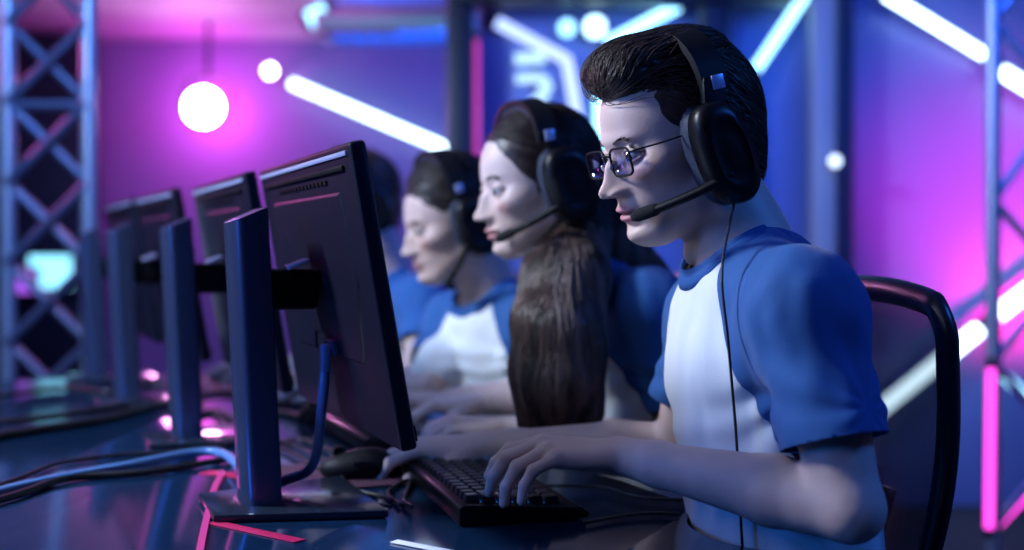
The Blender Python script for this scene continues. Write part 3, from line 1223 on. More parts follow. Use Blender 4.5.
# dark header beam over the stage panels
bm_ = MB().box((0, 0, 0), (1.35, 0.20, 0.075), bevel=0.01).build('header_beam', M['frame_black'])
bm_.location = (0.45, 4.78, 2.085)
tag(bm_, 'dark header beam over the stage panels at the picture top', 'beam')

# ---- lamps and LED tubes
def led_tube(p0, p1, r, m, label, group=None, mid=None):
    a, b = Vector(p0), Vector(p1)
    root = empty('led_tube', a)
    tag(root, label, 'led tube', group)
    pts = [a] + ([Vector(mid)] if mid is not None else []) + [b]
    pts = [p - a for p in pts]
    if mid is not None:
        pts = [pts[0], pts[0].lerp(pts[1], 0.93), pts[1], pts[1].lerp(pts[2], 0.07), pts[2]]
    MB().tube(pts, r, 14).build('diffuser', m, root, smooth=False)
    for e, d in ((pts[0], (pts[0] - pts[1]).normalized()), (pts[-1], (pts[-1] - pts[-2]).normalized())):
        MB().tube([e, e + d * 0.03], r * 1.15, 14).build('end_cap', M['frame_black'], root)
    back = Vector((0, r * 1.3, 0))
    MB().tube([p + back for p in pts], r * 0.7, 8).build('mounting_rail', M['frame_black'], root)
    return root


led_tube(W(291, 83, 7.9), W(447, 149, 7.9), 0.026, M['tube_white'], 'thick white LED tube slanting down right of the magenta lamp')
led_tube(W(497, 22, 4.93), W(586, 165, 4.93), 0.024, M['tube_violet'], 'bent violet-white LED tube framing the neon sign', mid=W(567, 60, 4.93))
led_tube(W(601, 66, 4.90), W(603, 240, 4.90), 0.030, M['tube_cyan'], 'upright cyan LED tube behind the face of the bespectacled player')
led_tube(W(606, 44, 4.93), W(678, 6, 4.93), 0.022, M['tube_cyan'], 'cyan LED tube slanting up above the quiff of dark hair')
led_tube(W(755, 70, 4.90), W(806, -6, 4.93), 0.020, M['tube_cyan'], 'pale cyan LED tube rising from behind the headset towards the grey post')
led_tube(W(884, -6, 4.85), W(984, 55, 4.93), 0.020, M['tube_white'], 'white LED tube slanting down to the right truss at the top')
led_tube(W(1000, 70, 4.85), W(1090, 126, 4.85), 0.026, M['tube_white'], 'white LED tube carrying on beyond the right truss at the top corner')
led_tube(W(840, 442, 4.85), W(979, 329, 4.85), 0.028, M['tube_white'], 'white LED tube seen through the mesh back of the office chair')
led_tube(W(990, 320, 4.85), W(1090, 243, 4.85), 0.028, M['tube_white'], 'white LED tube slanting up past the right truss at mid height')
led_tube(W(477, 40, 4.78), W(477, 250, 4.78), 0.009, glow('led_line_pink', (0.9, 0.08, 0.7), 0.8), 'thin pink LED line running down the black post')
led_tube(W(996, 367, 3.7), W(1060, 432, 3.7), 0.016, M['tube_cyan'], 'short pale LED tube crossing the low right truss')
led_tube(W(991, 368, 3.42), W(989, 528, 3.42), 0.012, M['tube_pink'], 'upright magenta LED tube strapped to the right truss')
led_tube(W(995, 356, 3.52), W(1060, 262, 3.52), 0.010, M['tube_pink'], 'magenta glow bar for a pink-lit brace of the right truss')  # self-lit bar stands in for pink light falling on the brace
led_tube(W(994, 530, 3.52), W(1062, 458, 3.52), 0.010, M['tube_pink'], 'magenta glow bar for a pink-lit brace low in the right truss')  # glow put along the lower brace in place of pink light on it
led_tube(W(309, 20, 6.6), W(327, 12, 6.6), 0.05, M['tube_cyan'], 'short pale LED tube under the left end of the ceiling light')


def bulb(p, r, m, label, back=0.12):
    root = empty('globe_lamp', p)
    tag(root, label, 'lamp')
    MB().ball((0, 0, 0), r).build('globe', m, root, smooth=True)
    MB().tube([(0, r * 0.8, 0), (0, r + 0.03, 0)], r * 0.7, 12).build('socket', M['frame_black'], root)
    MB().tube([(0, r + 0.025, 0), (0, r + 0.02 + back, 0)], 0.012, 8).build('wall_arm', M['frame_black'], root)
    return root


bulb(W(270, 71, 7.8), 0.038, glow('small_lamp_globe', (0.9, 0.85, 1.0), 14), 'small white globe lamp at the upper end of the slanting tube', 0.10)
bulb(W(567, 28, 4.90), 0.035, glow('blue_lamp_globe', (0.3, 0.7, 1.0), 3), 'dimmer left one of two blue-white globe lamps above the bent tube', 0.06)
bulb(W(595, 27, 4.88), 0.045, glow('blue_lamp_globe_bright', (0.5, 0.82, 1.0), 4), 'brighter right one of two blue-white globe lamps above the bent tube', 0.06)
bulb(W(835, 161, 4.62), 0.022, glow('post_lamp_globe', (0.6, 0.75, 1.0), 3), 'tiny pale lamp on the dark grey post', 0.14)

# magenta-white stage lamp with its yoke
L0 = W(203, 107, 7.25)
st = empty('stage_lamp', L0)
tag(st, 'round stage lamp burning white in a magenta glow on the left', 'lamp')
MB().tube([(0, 0.0, 0), (0, 0.02, 0)], 0.108, 32).build('lens', M['lamp_disc'], st)
MB().tube([(0, 0.018, 0), (0, 0.05, 0), (0, 0.22, 0), (0, 0.26, 0)], [0.109, 0.109, 0.09, 0.05], 28).build('housing', M['frame_black'], st)
yk = spline([(-0.15, 0.12, 0), (-0.15, 0.12, 0.10), (-0.08, 0.12, 0.19), (0.08, 0.12, 0.19), (0.15, 0.12, 0.10), (0.15, 0.12, 0)], 5)
MB().tube(yk, 0.010, 8).build('yoke', M['frame_black'], st)
MB().tube([(0, 0.12, 0.19), (0, 0.12, 2.46 - L0.z)], 0.014, 8).build('drop_rod', M['frame_black'], st)

# neon sign: two bars and a hooked tail
ns = empty('neon_sign', W(530, 85, 4.96))
tag(ns, 'blurred pale neon sign of two bars over a hooked tail', 'sign')
rl = W(530, 85, 4.96)
for pts, r in (([(515, 59), (545, 58)], 0.024), ([(516, 79), (538, 78), (548, 82)], 0.019), ([(548, 82), (541, 97), (523, 113)], 0.024)):
    MB().tube(spline([W(x, y, 4.95) - rl for x, y in pts], 5), r, 12).build('stroke', M['logo'], ns)
MB().box((0.02, 0.022, 0), (0.012, 0.018, 0.26), bevel=0.002).build('mounting_rail', M['frame_black'], ns)

# recessed ceiling light with a grille, left of the post
cl = empty('ceiling_light', (-0.62, 6.6, 2.28))
tag(cl, 'long blue-grey ceiling light box with a grille above the slanting tube', 'ceiling light')
MB().box((0, 0, 0.0), (0.86, 0.50, 0.10), bevel=0.01).build('housing', M['pole_grey'], cl)
MB().box((0, -0.255, -0.01), (0.80, 0.02, 0.035), bevel=0.004).build('diffuser', glow('ceiling_diffuser', (0.20, 0.50, 1.0), 0.45), cl)
g = MB()
for k in range(9):
    g.box((-0.36 + 0.09 * k, 0, -0.056), (0.012, 0.46, 0.012))
for k in range(4):
    g.box((0, -0.18 + 0.12 * k, -0.056), (0.80, 0.012, 0.012))
g.build('grille', M['truss_brace'], cl)
for sx in (-0.36, 0.36):
    MB().tube([(sx, 0, 0.05), (sx, 0, 0.18)], 0.01, 8).build('hanger', M['frame_black'], cl)

pc = empty('ceiling_light', (-1.10, 5.95, 2.41))  # added unseen glow panel that gives the desk its pink sheen
tag(pc, 'added pink glow panel on the ceiling, unseen, for sheen on the desk', 'ceiling light')
MB().box((0, 0, 0.02), (0.95, 0.42, 0.06), bevel=0.008).build('housing', M['frame_black'], pc)
MB().box((0, 0, -0.013), (0.88, 0.36, 0.008), bevel=0.002).build('diffuser', glow('added_pink_glow', (1.0, 0.22, 0.85), 6.0), pc)

# wall screens far behind the left truss
def wall_screen(px, py, D, w, h, m, label):
    p = W(px, py, D)
    r = empty('wall_screen', p)
    tag(r, label, 'screen')
    MB().box((0, 0.03, 0), (w + 0.06, 0.05, h + 0.06), bevel=0.008).build('casing', M['frame_black'], r)
    MB().box((0, 0.002, 0), (w, 0.006, h), bevel=0.001).build('display', m, r)
    MB().tube([(0, 0.055, -0.02), (0, 7.6 - D + 0.0, -0.02)], 0.03, 10).build('bracket', M['frame_black'], r)


wall_screen(50, 272, 7.45, 0.26, 0.20, glow('screen_cyan', (0.25, 0.72, 1.0), 2.2), 'small glowing cyan screen behind the left truss')
wall_screen(24, 282, 7.35, 0.10, 0.13, glow('screen_violet', (0.45, 0.12, 1.0), 1.2), 'small violet screen beside the cyan one')


# ---- trusses
def truss(px0, px1, D, nodes, label, m1, m2, r=0.024, rb=0.014, z1=2.44, depth=0.0):
    x0, x1 = (px0 - HX) / FPX * D, (px1 - HX) / FPX * D
    root = empty('truss_tower', ((x0 + x1) / 2, D, 0))
    tag(root, label, 'truss')
    w = (x1 - x0) / 2
    for sx in (-w, w):
        MB().tube([(sx, 0, 0.016), (sx, 0, z1)], r, 16).build('chord', m1, root)
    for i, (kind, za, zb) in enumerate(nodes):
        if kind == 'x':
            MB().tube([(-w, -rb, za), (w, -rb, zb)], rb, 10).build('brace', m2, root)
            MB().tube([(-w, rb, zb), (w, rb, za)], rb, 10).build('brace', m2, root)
        elif kind == 'h':
            MB().tube([(-w, 0, za), (w, 0, za)], rb, 10).build('brace', m2, root)
        elif kind == '/':
            MB().tube([(-w, 0, za), (w, 0, zb)], rb, 10).build('brace', m2, root)
    MB().box((0, 0, 0.008), (2 * w + 0.16, 0.30, 0.016), bevel=0.003).build('base_plate', m2, root)
    MB().box((0, 0, z1 + 0.005), (2 * w + 0.10, 0.16, 0.01), bevel=0.002).build('top_plate', m2, root)
    return root


nd = []
D = 4.0
for k in range(-2, 8):
    yc = 64 + 80 * k
    z_hi, z_lo = CAMZ - (yc - 40 - HY) / FPX * D, CAMZ - (yc + 40 - HY) / FPX * D
    if z_lo > 0.03 and z_hi < 2.43:
        nd.append(('x', z_lo, z_hi))
nd.append(('h', CAMZ - (105 - HY) / FPX * D, 0))
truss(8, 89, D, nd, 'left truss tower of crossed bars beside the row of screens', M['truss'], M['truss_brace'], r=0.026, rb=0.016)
nd = []
D = 3.5
zz = [CAMZ - (y - HY) / FPX * D for y in (560, 528, 445, 360, 280, 200, 105, 20, -65, -150)]
for i in range(1, len(zz) - 1):
    lo, hi = zz[i], zz[i + 1]
    if hi > 2.43:
        break
    nd.append(('/', lo, hi) if i % 2 else ('/', hi, lo))
lowz = zz[1]
for k in range(3):
    a_, b_ = lowz - 0.24 * k, lowz - 0.24 * (k + 1)
    if b_ > 0.03:
        nd.append(('/', a_, b_) if k % 2 == 0 else ('/', b_, a_))
truss(993, 1062, D, nd, 'right truss tower lit magenta at the picture edge', M['truss'], M['truss'], r=0.022, rb=0.013)

# ================================================================== the desk
E0 = Vector((0.305, 1.45, 0))
bellies = [(Vector((0.372, 1.475, 0)), 0.155), (Vector((0.165, 2.05, 0)), 0.17), (Vector((-0.02, 2.50, 0)), 0.16), (Vector((-0.27, 2.99, 0)), 0.16)]
poly = []
u = -1.35
while u < 2.15:
    b0 = E0 + ROW * u
    v = 0.0
    for c, r in bellies:
        dd = c - b0
        t = dd.dot(OUT)
        h2 = r * r - (dd.dot(ROW)) ** 2
        if h2 > 0 and t + math.sqrt(h2) > v:
            v = t + math.sqrt(h2)
    poly.append(b0 + OUT * v)
    u += 0.012
far = 1.95
desk = empty('desk', (E0 + ROW * 0.4 + OUT * 0.9).to_tuple())
tag(desk, 'long glossy black desk reflecting the coloured lights', 'desk')
dl = desk.location.copy()
ring = [p for p in poly] + [E0 + ROW * 2.15 + OUT * far, E0 + ROW * -1.35 + OUT * far]
m_ = MB()
m_.prism([(p.x - dl.x, p.y - dl.y) for p in ring], lambda a, b: Vector((a, b, DESK - 0.03)), lambda a, b: Vector((a, b, DESK)), bevel=0.003)
m_.build('desk_top', M['desk'], desk)
for uu in (-1.0, 0.4, 1.8):
    for vv in (0.45, 1.75):
        c = E0 + ROW * uu + OUT * vv - dl
        MB().box((c.x, c.y, (DESK - 0.03) / 2), (0.06, 0.06, DESK - 0.03), bevel=0.004).build('leg', M['desk_leg'], desk)


# ================================================================== monitors
def make_monitor():
    """local frame: x toward the player, y to the side, z up, origin at the stand on the desk"""
    r = empty('monitor', (0, 0, 0))
    tag(r, 'x', 'monitor')
    # base plate, wider toward the player
    MB().prism([(-0.058, -0.070), (-0.058, 0.070), (0.150, 0.125), (0.150, -0.125)],
               lambda a, b: Vector((a, b, 0.001)), lambda a, b: Vector((a, b, 0.011)), bevel=0.003).build('base', M['base_gloss'], r)
    # blade-like column, top cut at a slant
    bm = bmesh.new()
    prof = []
    n = 10
    for k in range(n + 1):                      # rounded rear edge
        t = PI / 2 + PI * k / n
        prof.append((-0.010 + 0.018 * math.cos(t), 0.043 * math.sin(t)))
    prof += [(0.020, -0.043), (0.020, 0.043)]
    lo = [bm.verts.new((x + 0.012, y, 0.010)) for x, y in prof]
    hi = [bm.verts.new((x - 0.006, y, 0.370 + 0.42 * (x + 0.03))) for x, y in prof]
    n = len(prof)
    for i in range(n):
        bm.faces.new((lo[i], lo[(i + 1) % n], hi[(i + 1) % n], hi[i]))
    bm.faces.new(lo[::-1])
    bm.faces.new(hi)
    b = MB()
    b.bm.free()
    b.bm = bm
    b.build('stand_column', M['stand_metal'], r)
    MB().box((0.026, 0, 0.19), (0.008, 0.030, 0.30), rot=Matrix.Rotation(-0.049, 3, 'Y'), bevel=0.002).build('column_track', M['matte_black'], r)
    # hinge arm
    MB().box((0.044, 0, 0.285), (0.078, 0.070, 0.052), bevel=0.008).build('hinge', M['matte_black'], r)
    MB().box((0.052, -0.036, 0.318), (0.030, 0.034, 0.006), rot=Matrix.Rotation(-0.35, 3, 'Y'), bevel=0.002).build('release_lever', M['slider'], r)
    # tilted screen
    T = Matrix.Rotation(math.radians(-10), 3, 'Y')
    cz = 0.284
    o = Vector((0.100, 0, cz))

    def L(x, y, z):
        return o + T @ Vector((x, y, z))
    W2, H2 = 0.276, 0.177
    m = MB()
    m.box(o, (0.020, 2 * W2, 2 * H2), rot=T, bevel=0.005, seg=3)
    cs = m.build('casing', M['monitor_back'], r)
    # raised rear housing, port recess shape at its lower edge
    m = MB()
    m.prism([(-0.20, 0.125), (0.20, 0.125), (0.22, 0.02), (0.18, -0.085), (0.075, -0.085), (0.062, -0.06), (-0.062, -0.06), (-0.075, -0.085), (-0.18, -0.085), (-0.22, 0.02)],
            lambda a, b: L(-0.009, a, b), lambda a, b: L(-0.0125, a * 0.97, b * 0.96), bevel=0.001)
    m.build('rear_housing', M['monitor_back'], cs)
    m = MB()
    m.box(L(-0.012, 0, 0.150), (0.003, 0.48, 0.006), rot=T, bevel=0.001)
    for k in range(14):
        m.box(L(-0.011, -0.14 + 0.0215 * k, 0.138), (0.003, 0.013, 0.004), rot=T)
    m.build('vent_slots', M['matte_black'], cs)
    MB().box(L(-0.013, -0.04, -0.072), (0.012, 0.05, 0.020), rot=T, bevel=0.001).build('port_block', M['stand_metal'], cs)
    MB().box(L(0.0108, 0, -0.160), (0.0035, 2 * W2 - 0.01, 0.018), rot=T, bevel=0.001).build('chin_bezel', M['black_plastic'], cs)
    MB().box(L(0.0102, 0, 0.008), (0.002, 2 * W2 - 0.024, 2 * H2 - 0.040), rot=T).build('screen', M['screen'], r)
    MB().box(L(-0.0105, 0, 0.1655), (0.004, 2 * W2 - 0.03, 0.006), rot=T, bevel=0.0015).build('top_edge_highlight', M['slider'], r)  # strip made pale to carry the highlight along the top edge
    return r


mon_pos = [(251, 508, 1.560), (180, 441, 2.10), (122, 403, 2.61), (92, 380, 3.08)]
mon_lab = ['nearest monitor seen from behind with a cable in its port',
           'second monitor from behind, left of the nearest one',
           'third monitor in the row, its thin stand against the magenta glow',
           'farthest monitor in the row, partly hidden beside the left truss']
MONS = []
mon0 = make_monitor()
for i, (px, py, D) in enumerate(mon_pos):
    loc = Vector(((px - HX) / FPX * D, D, DESK))
    if i == 0:
        mon0.location = loc
        mon0.rotation_euler = (0, 0, math.radians(22))
        mon0['label'] = mon_lab[0]
        mon0['group'] = 'monitors in a row on the desk'
        o = mon0
    else:
        o = dup(mon0, loc, math.radians((22, 23, 25, 25)[i]), mon_lab[i], 'monitors in a row on the desk')
    MONS.append(o)


# ================================================================== keyboard, mouse, pad
def make_keyboard():
    r = empty('keyboard', (0, 0, 0))
    tag(r, 'x', 'keyboard')
    bd = MB()
    prof = [(-0.078, 0.002), (0.088, 0.002), (0.092, 0.008), (0.080, 0.016), (-0.070, 0.027), (-0.078, 0.024)]
    bd.prism(prof, lambda a, b: Vector((a, -0.178, b)), lambda a, b: Vector((a, 0.178, b)), bevel=0.003)
    bd.build('body', M['black_plastic'], r)
    glowp = MB()
    sl = (0.0235 - 0.0185) / 0.115
    glowp.prism([(-0.062, -0.158), (0.056, -0.158), (0.056, 0.158), (-0.062, 0.158)],
                lambda a, b: Vector((a, b, 0.0245 - (a + 0.064) * 0.0733)), lambda a, b: Vector((a, b, 0.0266 - (a + 0.064) * 0.0733)))
    glowp.build('backlight', M['key_glow'], r)
    rows = [[1] * 15, [1] * 13 + [2], [1.5] + [1] * 12 + [1.5], [1.75] + [1] * 11 + [2.25], [2.25] + [1] * 10 + [2.75 - 1, 1], [1.25, 1.25, 1.25, 6.25, 1.25, 1.25, 1.25, 1.25]]
    mesh_cache = {}
    pitch = 0.0218
    for j, row in enumerate(rows):
        x = -0.056 + j * 0.0205
        z = 0.0305 - (x + 0.064) * 0.0733
        y = 0.1635
        for w in row:
            ww = w * pitch
            yc = y - ww / 2
            y -= ww
            key = round(w, 2)
            if key not in mesh_cache:
                k = MB()
                hw = ww / 2 - 0.0012
                k.prism([(-0.0092, -hw), (0.0092, -hw), (0.0092, hw), (-0.0092, hw)],
                        lambda a, b: Vector((a, b, -0.004)), lambda a, b: Vector((a * 0.78, b - math.copysign(min(0.0018, abs(b)), b), 0.005)), bevel=0.0009)
                o = k.build('key', M['key'], r)
                mesh_cache[key] = o
            else:
                o = mesh_cache[key].copy()
                COL.objects.link(o)
                o.parent = r
            o.location = (x, yc, z)
    return r


kb = make_keyboard()
kb.location = (-0.040, 1.645, DESK)
kb.rotation_euler = (0, 0, math.radians(16.5))
tag(kb, 'black backlit keyboard under the hand of the bespectacled player', 'keyboard', 'keyboards on the desk')
dup(kb, Vector((-0.235, 2.16, DESK)), math.radians(22), 'black keyboard in front of the long-haired player', 'keyboards on the desk')


def make_mouse():
    r = empty('mouse', (0, 0, 0))
    tag(r, 'x', 'mouse')
    F = Field()
    F.ell((0, 0, 0.012), (0.060, 0.032, 0.026), None, 0.0)
    F.ell((0.012, 0, 0.014), (0.045, 0.030, 0.027), None, 0.008)
    v, q = F.mesh(0.0015)
    v[:, 2] = np.maximum(v[:, 2], 0.0015)
    link_mesh('shell', np_mesh('shell', v, q), M['matte_black'], r)
    MB().tube([(-0.032, -0.003, 0.036), (-0.032, 0.003, 0.036)], 0.009, 16).build('scroll_wheel', M['matte_black'], r)
    MB().box((0.0, -0.030, 0.024), (0.028, 0.004, 0.006), bevel=0.001).build('side_button', M['key'], r)
    return r


ms = make_mouse()
ms.location = (-0.222, 1.765, DESK + 0.0035)
ms.rotation_euler = (0, 0, math.radians(12))
tag(ms, 'black mouse under the far hand of the bespectacled player', 'mouse', 'gaming mice')
dup(ms, Vector((-0.36, 2.36, DESK)), math.radians(20), 'black mouse behind the nearest monitor, by the long-haired player', 'gaming mice')

pd = MB()
pd.prism([(-0.13, -0.105), (0.13, -0.105), (0.13, 0.105), (-0.13, 0.105)], lambda a, b: Vector((a, b, 0.0005)), lambda a, b: Vector((a, b, 0.0035)), bevel=0.001)
pd = pd.build('mouse_pad', M['pad'])
pd.location = (-0.262, 1.778, DESK)
pd.rotation_euler = (0, 0, math.radians(20))
tag(pd, 'dark plum mouse pad beside the foot of the nearest monitor', 'mouse pad')


# ================================================================== cables and strips on the desk
def cable(pts, r, label, m='cable', name='cable', group=None, n=10):
    pts = [Vector(p) for p in pts]
    o0 = pts[0].copy()
    c = MB().tube(spline([p - o0 for p in pts], n), r, 10).build(name, M[m], smooth=True)
    c.location = o0
    tag(c, label, 'cable', group)
    return c


def up(v, dz):
    return Vector((v.x, v.y, v.z + dz))


# port of the nearest monitor
mp = Matrix.Rotation(math.radians(22), 4, 'Z')
port = Vector(mon_pos and (((250 - HX) / FPX * 1.56, 1.56, DESK))) + (mp @ Vector((0.094 - 0.014 + 0.010, -0.040, 0.290 - 0.082)))
pl = MB().box((0, 0, 0), (0.011, 0.020, 0.036), rot=Matrix.Rotation(math.radians(22), 3, 'Z'), bevel=0.002)
plug = pl.build('cable_plug', M['cable_blue'])
plug.location = port + Vector((0, 0, -0.012))
tag(plug, 'blue-grey plug in the back of the nearest monitor', 'plug')
cable([port + Vector((0, 0, -0.028)), port + Vector((-0.004, 0, -0.07)), Vector((-0.262, 1.585, DESK + 0.055)), Vector((-0.30, 1.60, DESK + 0.030)), Vector((-0.345, 1.625, DESK + 0.018)),
       DK(215, 452, 0.012), DK(120, 467, 0.010), DK(45, 481, 0.009), DK(-20, 497, 0.008), DK(-90, 520, 0.008)], 0.0068,
      'blue-grey cable from the nearest monitor running left across the desk', 'cable_blue')
cable([DK(232, 458, 0.007), DK(150, 472, 0.007), DK(70, 478, 0.007), DK(10, 497, 0.007), DK(-80, 520, 0.007)], 0.0055, 'black cable lying under the blue-grey one')
cable([DK(225, 445, 0.006), DK(170, 452, 0.006), DK(120, 455, 0.006), DK(60, 463, 0.006), DK(20, 478, 0.006), DK(-60, 505, 0.006)], 0.0035, 'thin black cable rising in a bow beside the blue-grey one')
cable([DK(200, 398, 0.008), DK(150, 407, 0.008), DK(100, 420, 0.008), DK(50, 428, 0.008), DK(0, 436, 0.008), DK(-60, 450, 0.008)], 0.0085, 'thick black cable crossing the desk behind the second monitor')
cable([DK(190, 395, 0.007), DK(140, 402, 0.007), DK(95, 410, 0.007), DK(40, 418, 0.007), DK(-30, 424, 0.007)], 0.006, 'black cable just beyond the thick one')
cable([DK(200, 388, 0.007), DK(150, 385, 0.007), DK(110, 392, 0.007), DK(60, 388, 0.007), DK(0, 396, 0.007), DK(-60, 402, 0.007)], 0.006, 'black cable near the far end of the desk')
cable([DK(185, 421, 0.006), DK(215, 411, 0.006), DK(240, 420, 0.006), DK(275, 412, 0.006), DK(312, 420, 0.006)], 0.006, 'black cable looping behind the stand of the nearest monitor')
cable([DK(190, 396, 0.006), DK(228, 392, 0.006), DK(262, 400, 0.006), DK(300, 404, 0.006)], 0.006, 'black cable between the second monitor and its neighbour')
cable([DK(200, 431, 0.005), DK(232, 434, 0.005), DK(262, 445, 0.005), DK(300, 440, 0.005), DK(340, 455, 0.005)], 0.004, 'thin black cable across the bright pink reflection')
cable([DK(205, 378, 0.006), DK(196, 398, 0.006), DK(220, 418, 0.006), DK(236, 440, 0.006), DK(280, 448, 0.005), DK(318, 468, 0.005), DK(350, 470, 0.006)], 0.0032, 'thin black mouse cable trailing behind the nearest stand')
cable([DK(278, 440, 0.005), DK(310, 452, 0.005), DK(335, 470, 0.008), DK(352, 488, 0.006), DK(380, 496, 0.006), DK(392, 500, 0.006)], 0.0032, 'thin black cable over the mouse pad')
cable([DK(400, 505, 0.004), DK(388, 492, 0.004), DK(410, 480, 0.004), DK(404, 500, 0.005), DK(412, 507, 0.006)], 0.0028, 'small black loop of cable at the keyboard corner')
cable([Vector((0.035, 1.69, DESK + 0.004)), DK(600, 487, 0.004), DK(640, 497, 0.004), DK(690, 500, 0.004)], 0.0020, 'thin black cable under the near wrist')
cable([DK(584, 523, 0.004), DK(620, 516, 0.004), DK(655, 513, 0.004), DK(680, 514, 0.004)], 0.0022, 'thin dark cable from the keyboard to the desk edge')


def strip(p0, p1, w, m, name, label, cat, h=0.0012):
    d = (p1 - p0)
    r = MB().box((0, 0, 0), (d.length, w, h), bevel=0.0003).build(name, M[m])
    r.location = (p0 + p1) / 2
    r.rotation_euler = (0, 0, math.atan2(d.y, d.x))
    tag(r, label, cat)
    return r


strip(DK(205, 472, 0.001), DK(288, 481, 0.001), 0.028, 'tape', 'tape_strip', 'crimson tape strip on the desk behind the nearest stand', 'tape')
strip(DK(212, 522, 0.001), DK(300, 541, 0.001), 0.018, 'tape', 'tape_strip', 'crimson tape strip on the desk in front of the nearest stand', 'tape')
strip(DK(394, 541, 0.001), DK(450, 552, 0.001), 0.014, 'white_tape', 'tape_strip', 'white tape strip at the bottom edge of the picture', 'tape')
# beaded pink LED strip lying on the desk
ls = empty('led_strip', DK(212, 500))
tag(ls, 'beaded pink LED strip running toward the viewer on the desk', 'led strip')
lp = spline([DK(222, 474, 0.003), DK(214, 490, 0.003), DK(209, 510, 0.003), DK(204, 530, 0.003), DK(199, 556, 0.003)], 10)
bs = DK(212, 500)
MB().tube([p - bs for p in lp], 0.0032, 8, flat=0.6).build('carrier', M['white_tape'], ls)
for i in range(0, len(lp)):
    MB().ball(lp[i] - bs + Vector((0, 0, 0.002)), 0.0042, u=10, v=6).build('led_bead', M['led_pink'], ls, smooth=True)


# ================================================================== office chairs
def make_chair():
    """local frame: the sitter looks along -x; origin on the floor under the seat"""
    r = empty('office_chair', (0, 0, 0))
    tag(r, 'x', 'chair')
    s = Field()
    s.ell((0.0, 0, 0.455), (0.27, 0.26, 0.035), None, 0.0)
    v, q = s.mesh(0.007)
    link_mesh('seat', np_mesh('seat', v, q), M['chair_frame'], r)
    MB().tube([(0, 0, 0.06), (0, 0, 0.25), (0, 0, 0.25), (0, 0, 0.43)], [0.03, 0.03, 0.018, 0.018], 14).build('gas_lift', M['desk_leg'], r)
    for k in range(5):
        a = 2 * PI * k / 5 + 0.3
        d = Vector((math.cos(a), math.sin(a), 0))
        b = MB().tube([d * 0.03 + Vector((0, 0, 0.10)), d * 0.29 + Vector((0, 0, 0.072))], [0.026, 0.016], 10)
        lg = b.build('leg', M['chair_frame'], r)
        c = d * 0.29
        t = Vector((-d.y, d.x, 0))
        MB().tube([c + t * 0.018 + Vector((0, 0, 0.029)), c - t * 0.018 + Vector((0, 0, 0.029))], 0.027, 16).build('caster', M['matte_black'], lg)
    # back: curved frame with mesh
    def prof(t):                    # t 0 bottom .. 1 top -> x, z
        z = 0.50 + 0.515 * t
        x = 0.235 + 0.045 * math.sin(PI * t * 0.9) + 0.045 * t * t
        return x, z

    def half(t):
        return 0.135 + 0.10 * math.sin(PI * min(t, 0.78) / 0.78 * 0.5)
    outl = []
    N = 16
    for k in range(N + 1):
        t = k / N * 0.93
        x, z = prof(t)
        outl.append(Vector((x, -half(t), z)))
    x, z = prof(1.0)
    outl += [Vector((x - 0.002, -half(1) + 0.015, z - 0.008)), Vector((x, -half(1) + 0.045, z)), Vector((x, -0.10, z + 0.008)), Vector((x, 0, z + 0.010))]
    full = outl + [Vector((p.x, -p.y, p.z)) for p in outl[-2::-1]]
    MB().tube(spline(full + [], 4), 0.017, 10, flat=0.75).build('back_frame', M['chair_frame'], r, smooth=True)
    x, z = prof(0)
    MB().tube([(x, -half(0), z), (x, half(0), z)], 0.016, 10).build('lower_rail', M['chair_frame'], r)
    bm = bmesh.new()
    rows_ = []
    for k in range(25):
        t = k / 24
        x, z = prof(t * 0.995)
        h = half(t) - 0.004
        rows_.append([bm.verts.new((x + 0.012 * (1 - (j / 6 - 1) ** 2) * math.sin(PI * t), h * (j / 6 - 1), z)) for j in range(13)])
    for k in range(24):
        for j in range(12):
            bm.faces.new((rows_[k][j], rows_[k][j + 1], rows_[k + 1][j + 1], rows_[k + 1][j]))
    me = bpy.data.meshes.new('back_mesh')
    bm.to_mesh(me)
    bm.free()
    o = link_mesh('back_mesh', me, M['mesh'], r)
    md = o.modifiers.new('thickness', 'SOLIDIFY')
    md.thickness = 0.0016
    x, z = prof(0.25)
    MB().tube(spline([(0.05, 0, 0.425), (0.20, 0, 0.43), (0.275, 0, 0.47), (x + 0.02, 0, z), (prof(0.5)[0] + 0.028, 0, prof(0.5)[1])], 6), [0.024] * 25, 10, flat=0.6).build('back_support', M['chair_frame'], r, smooth=True)
    MB().tube([(x + 0.012, -half(0.25), z), (x + 0.024, 0, z + 0.01), (x + 0.012, half(0.25), z)], 0.012, 8).build('cross_bar', M['chair_frame'], r, smooth=True)
    return r

#PEOPLE
ch = make_chair()
tag(ch, 'office chair with a dark curved mesh back behind the bespectacled player', 'chair', 'office chairs')


def seat_person(sp, chair, dx, rz, label=None):
    p = sp['pelvis']
    loc = Vector((p.x + dx[0], p.y + dx[1], 0))
    if label is None:
        chair.location = loc
        chair.rotation_euler = (0, 0, rz)
    else:
        dup(chair, loc, rz, label, 'office chairs')


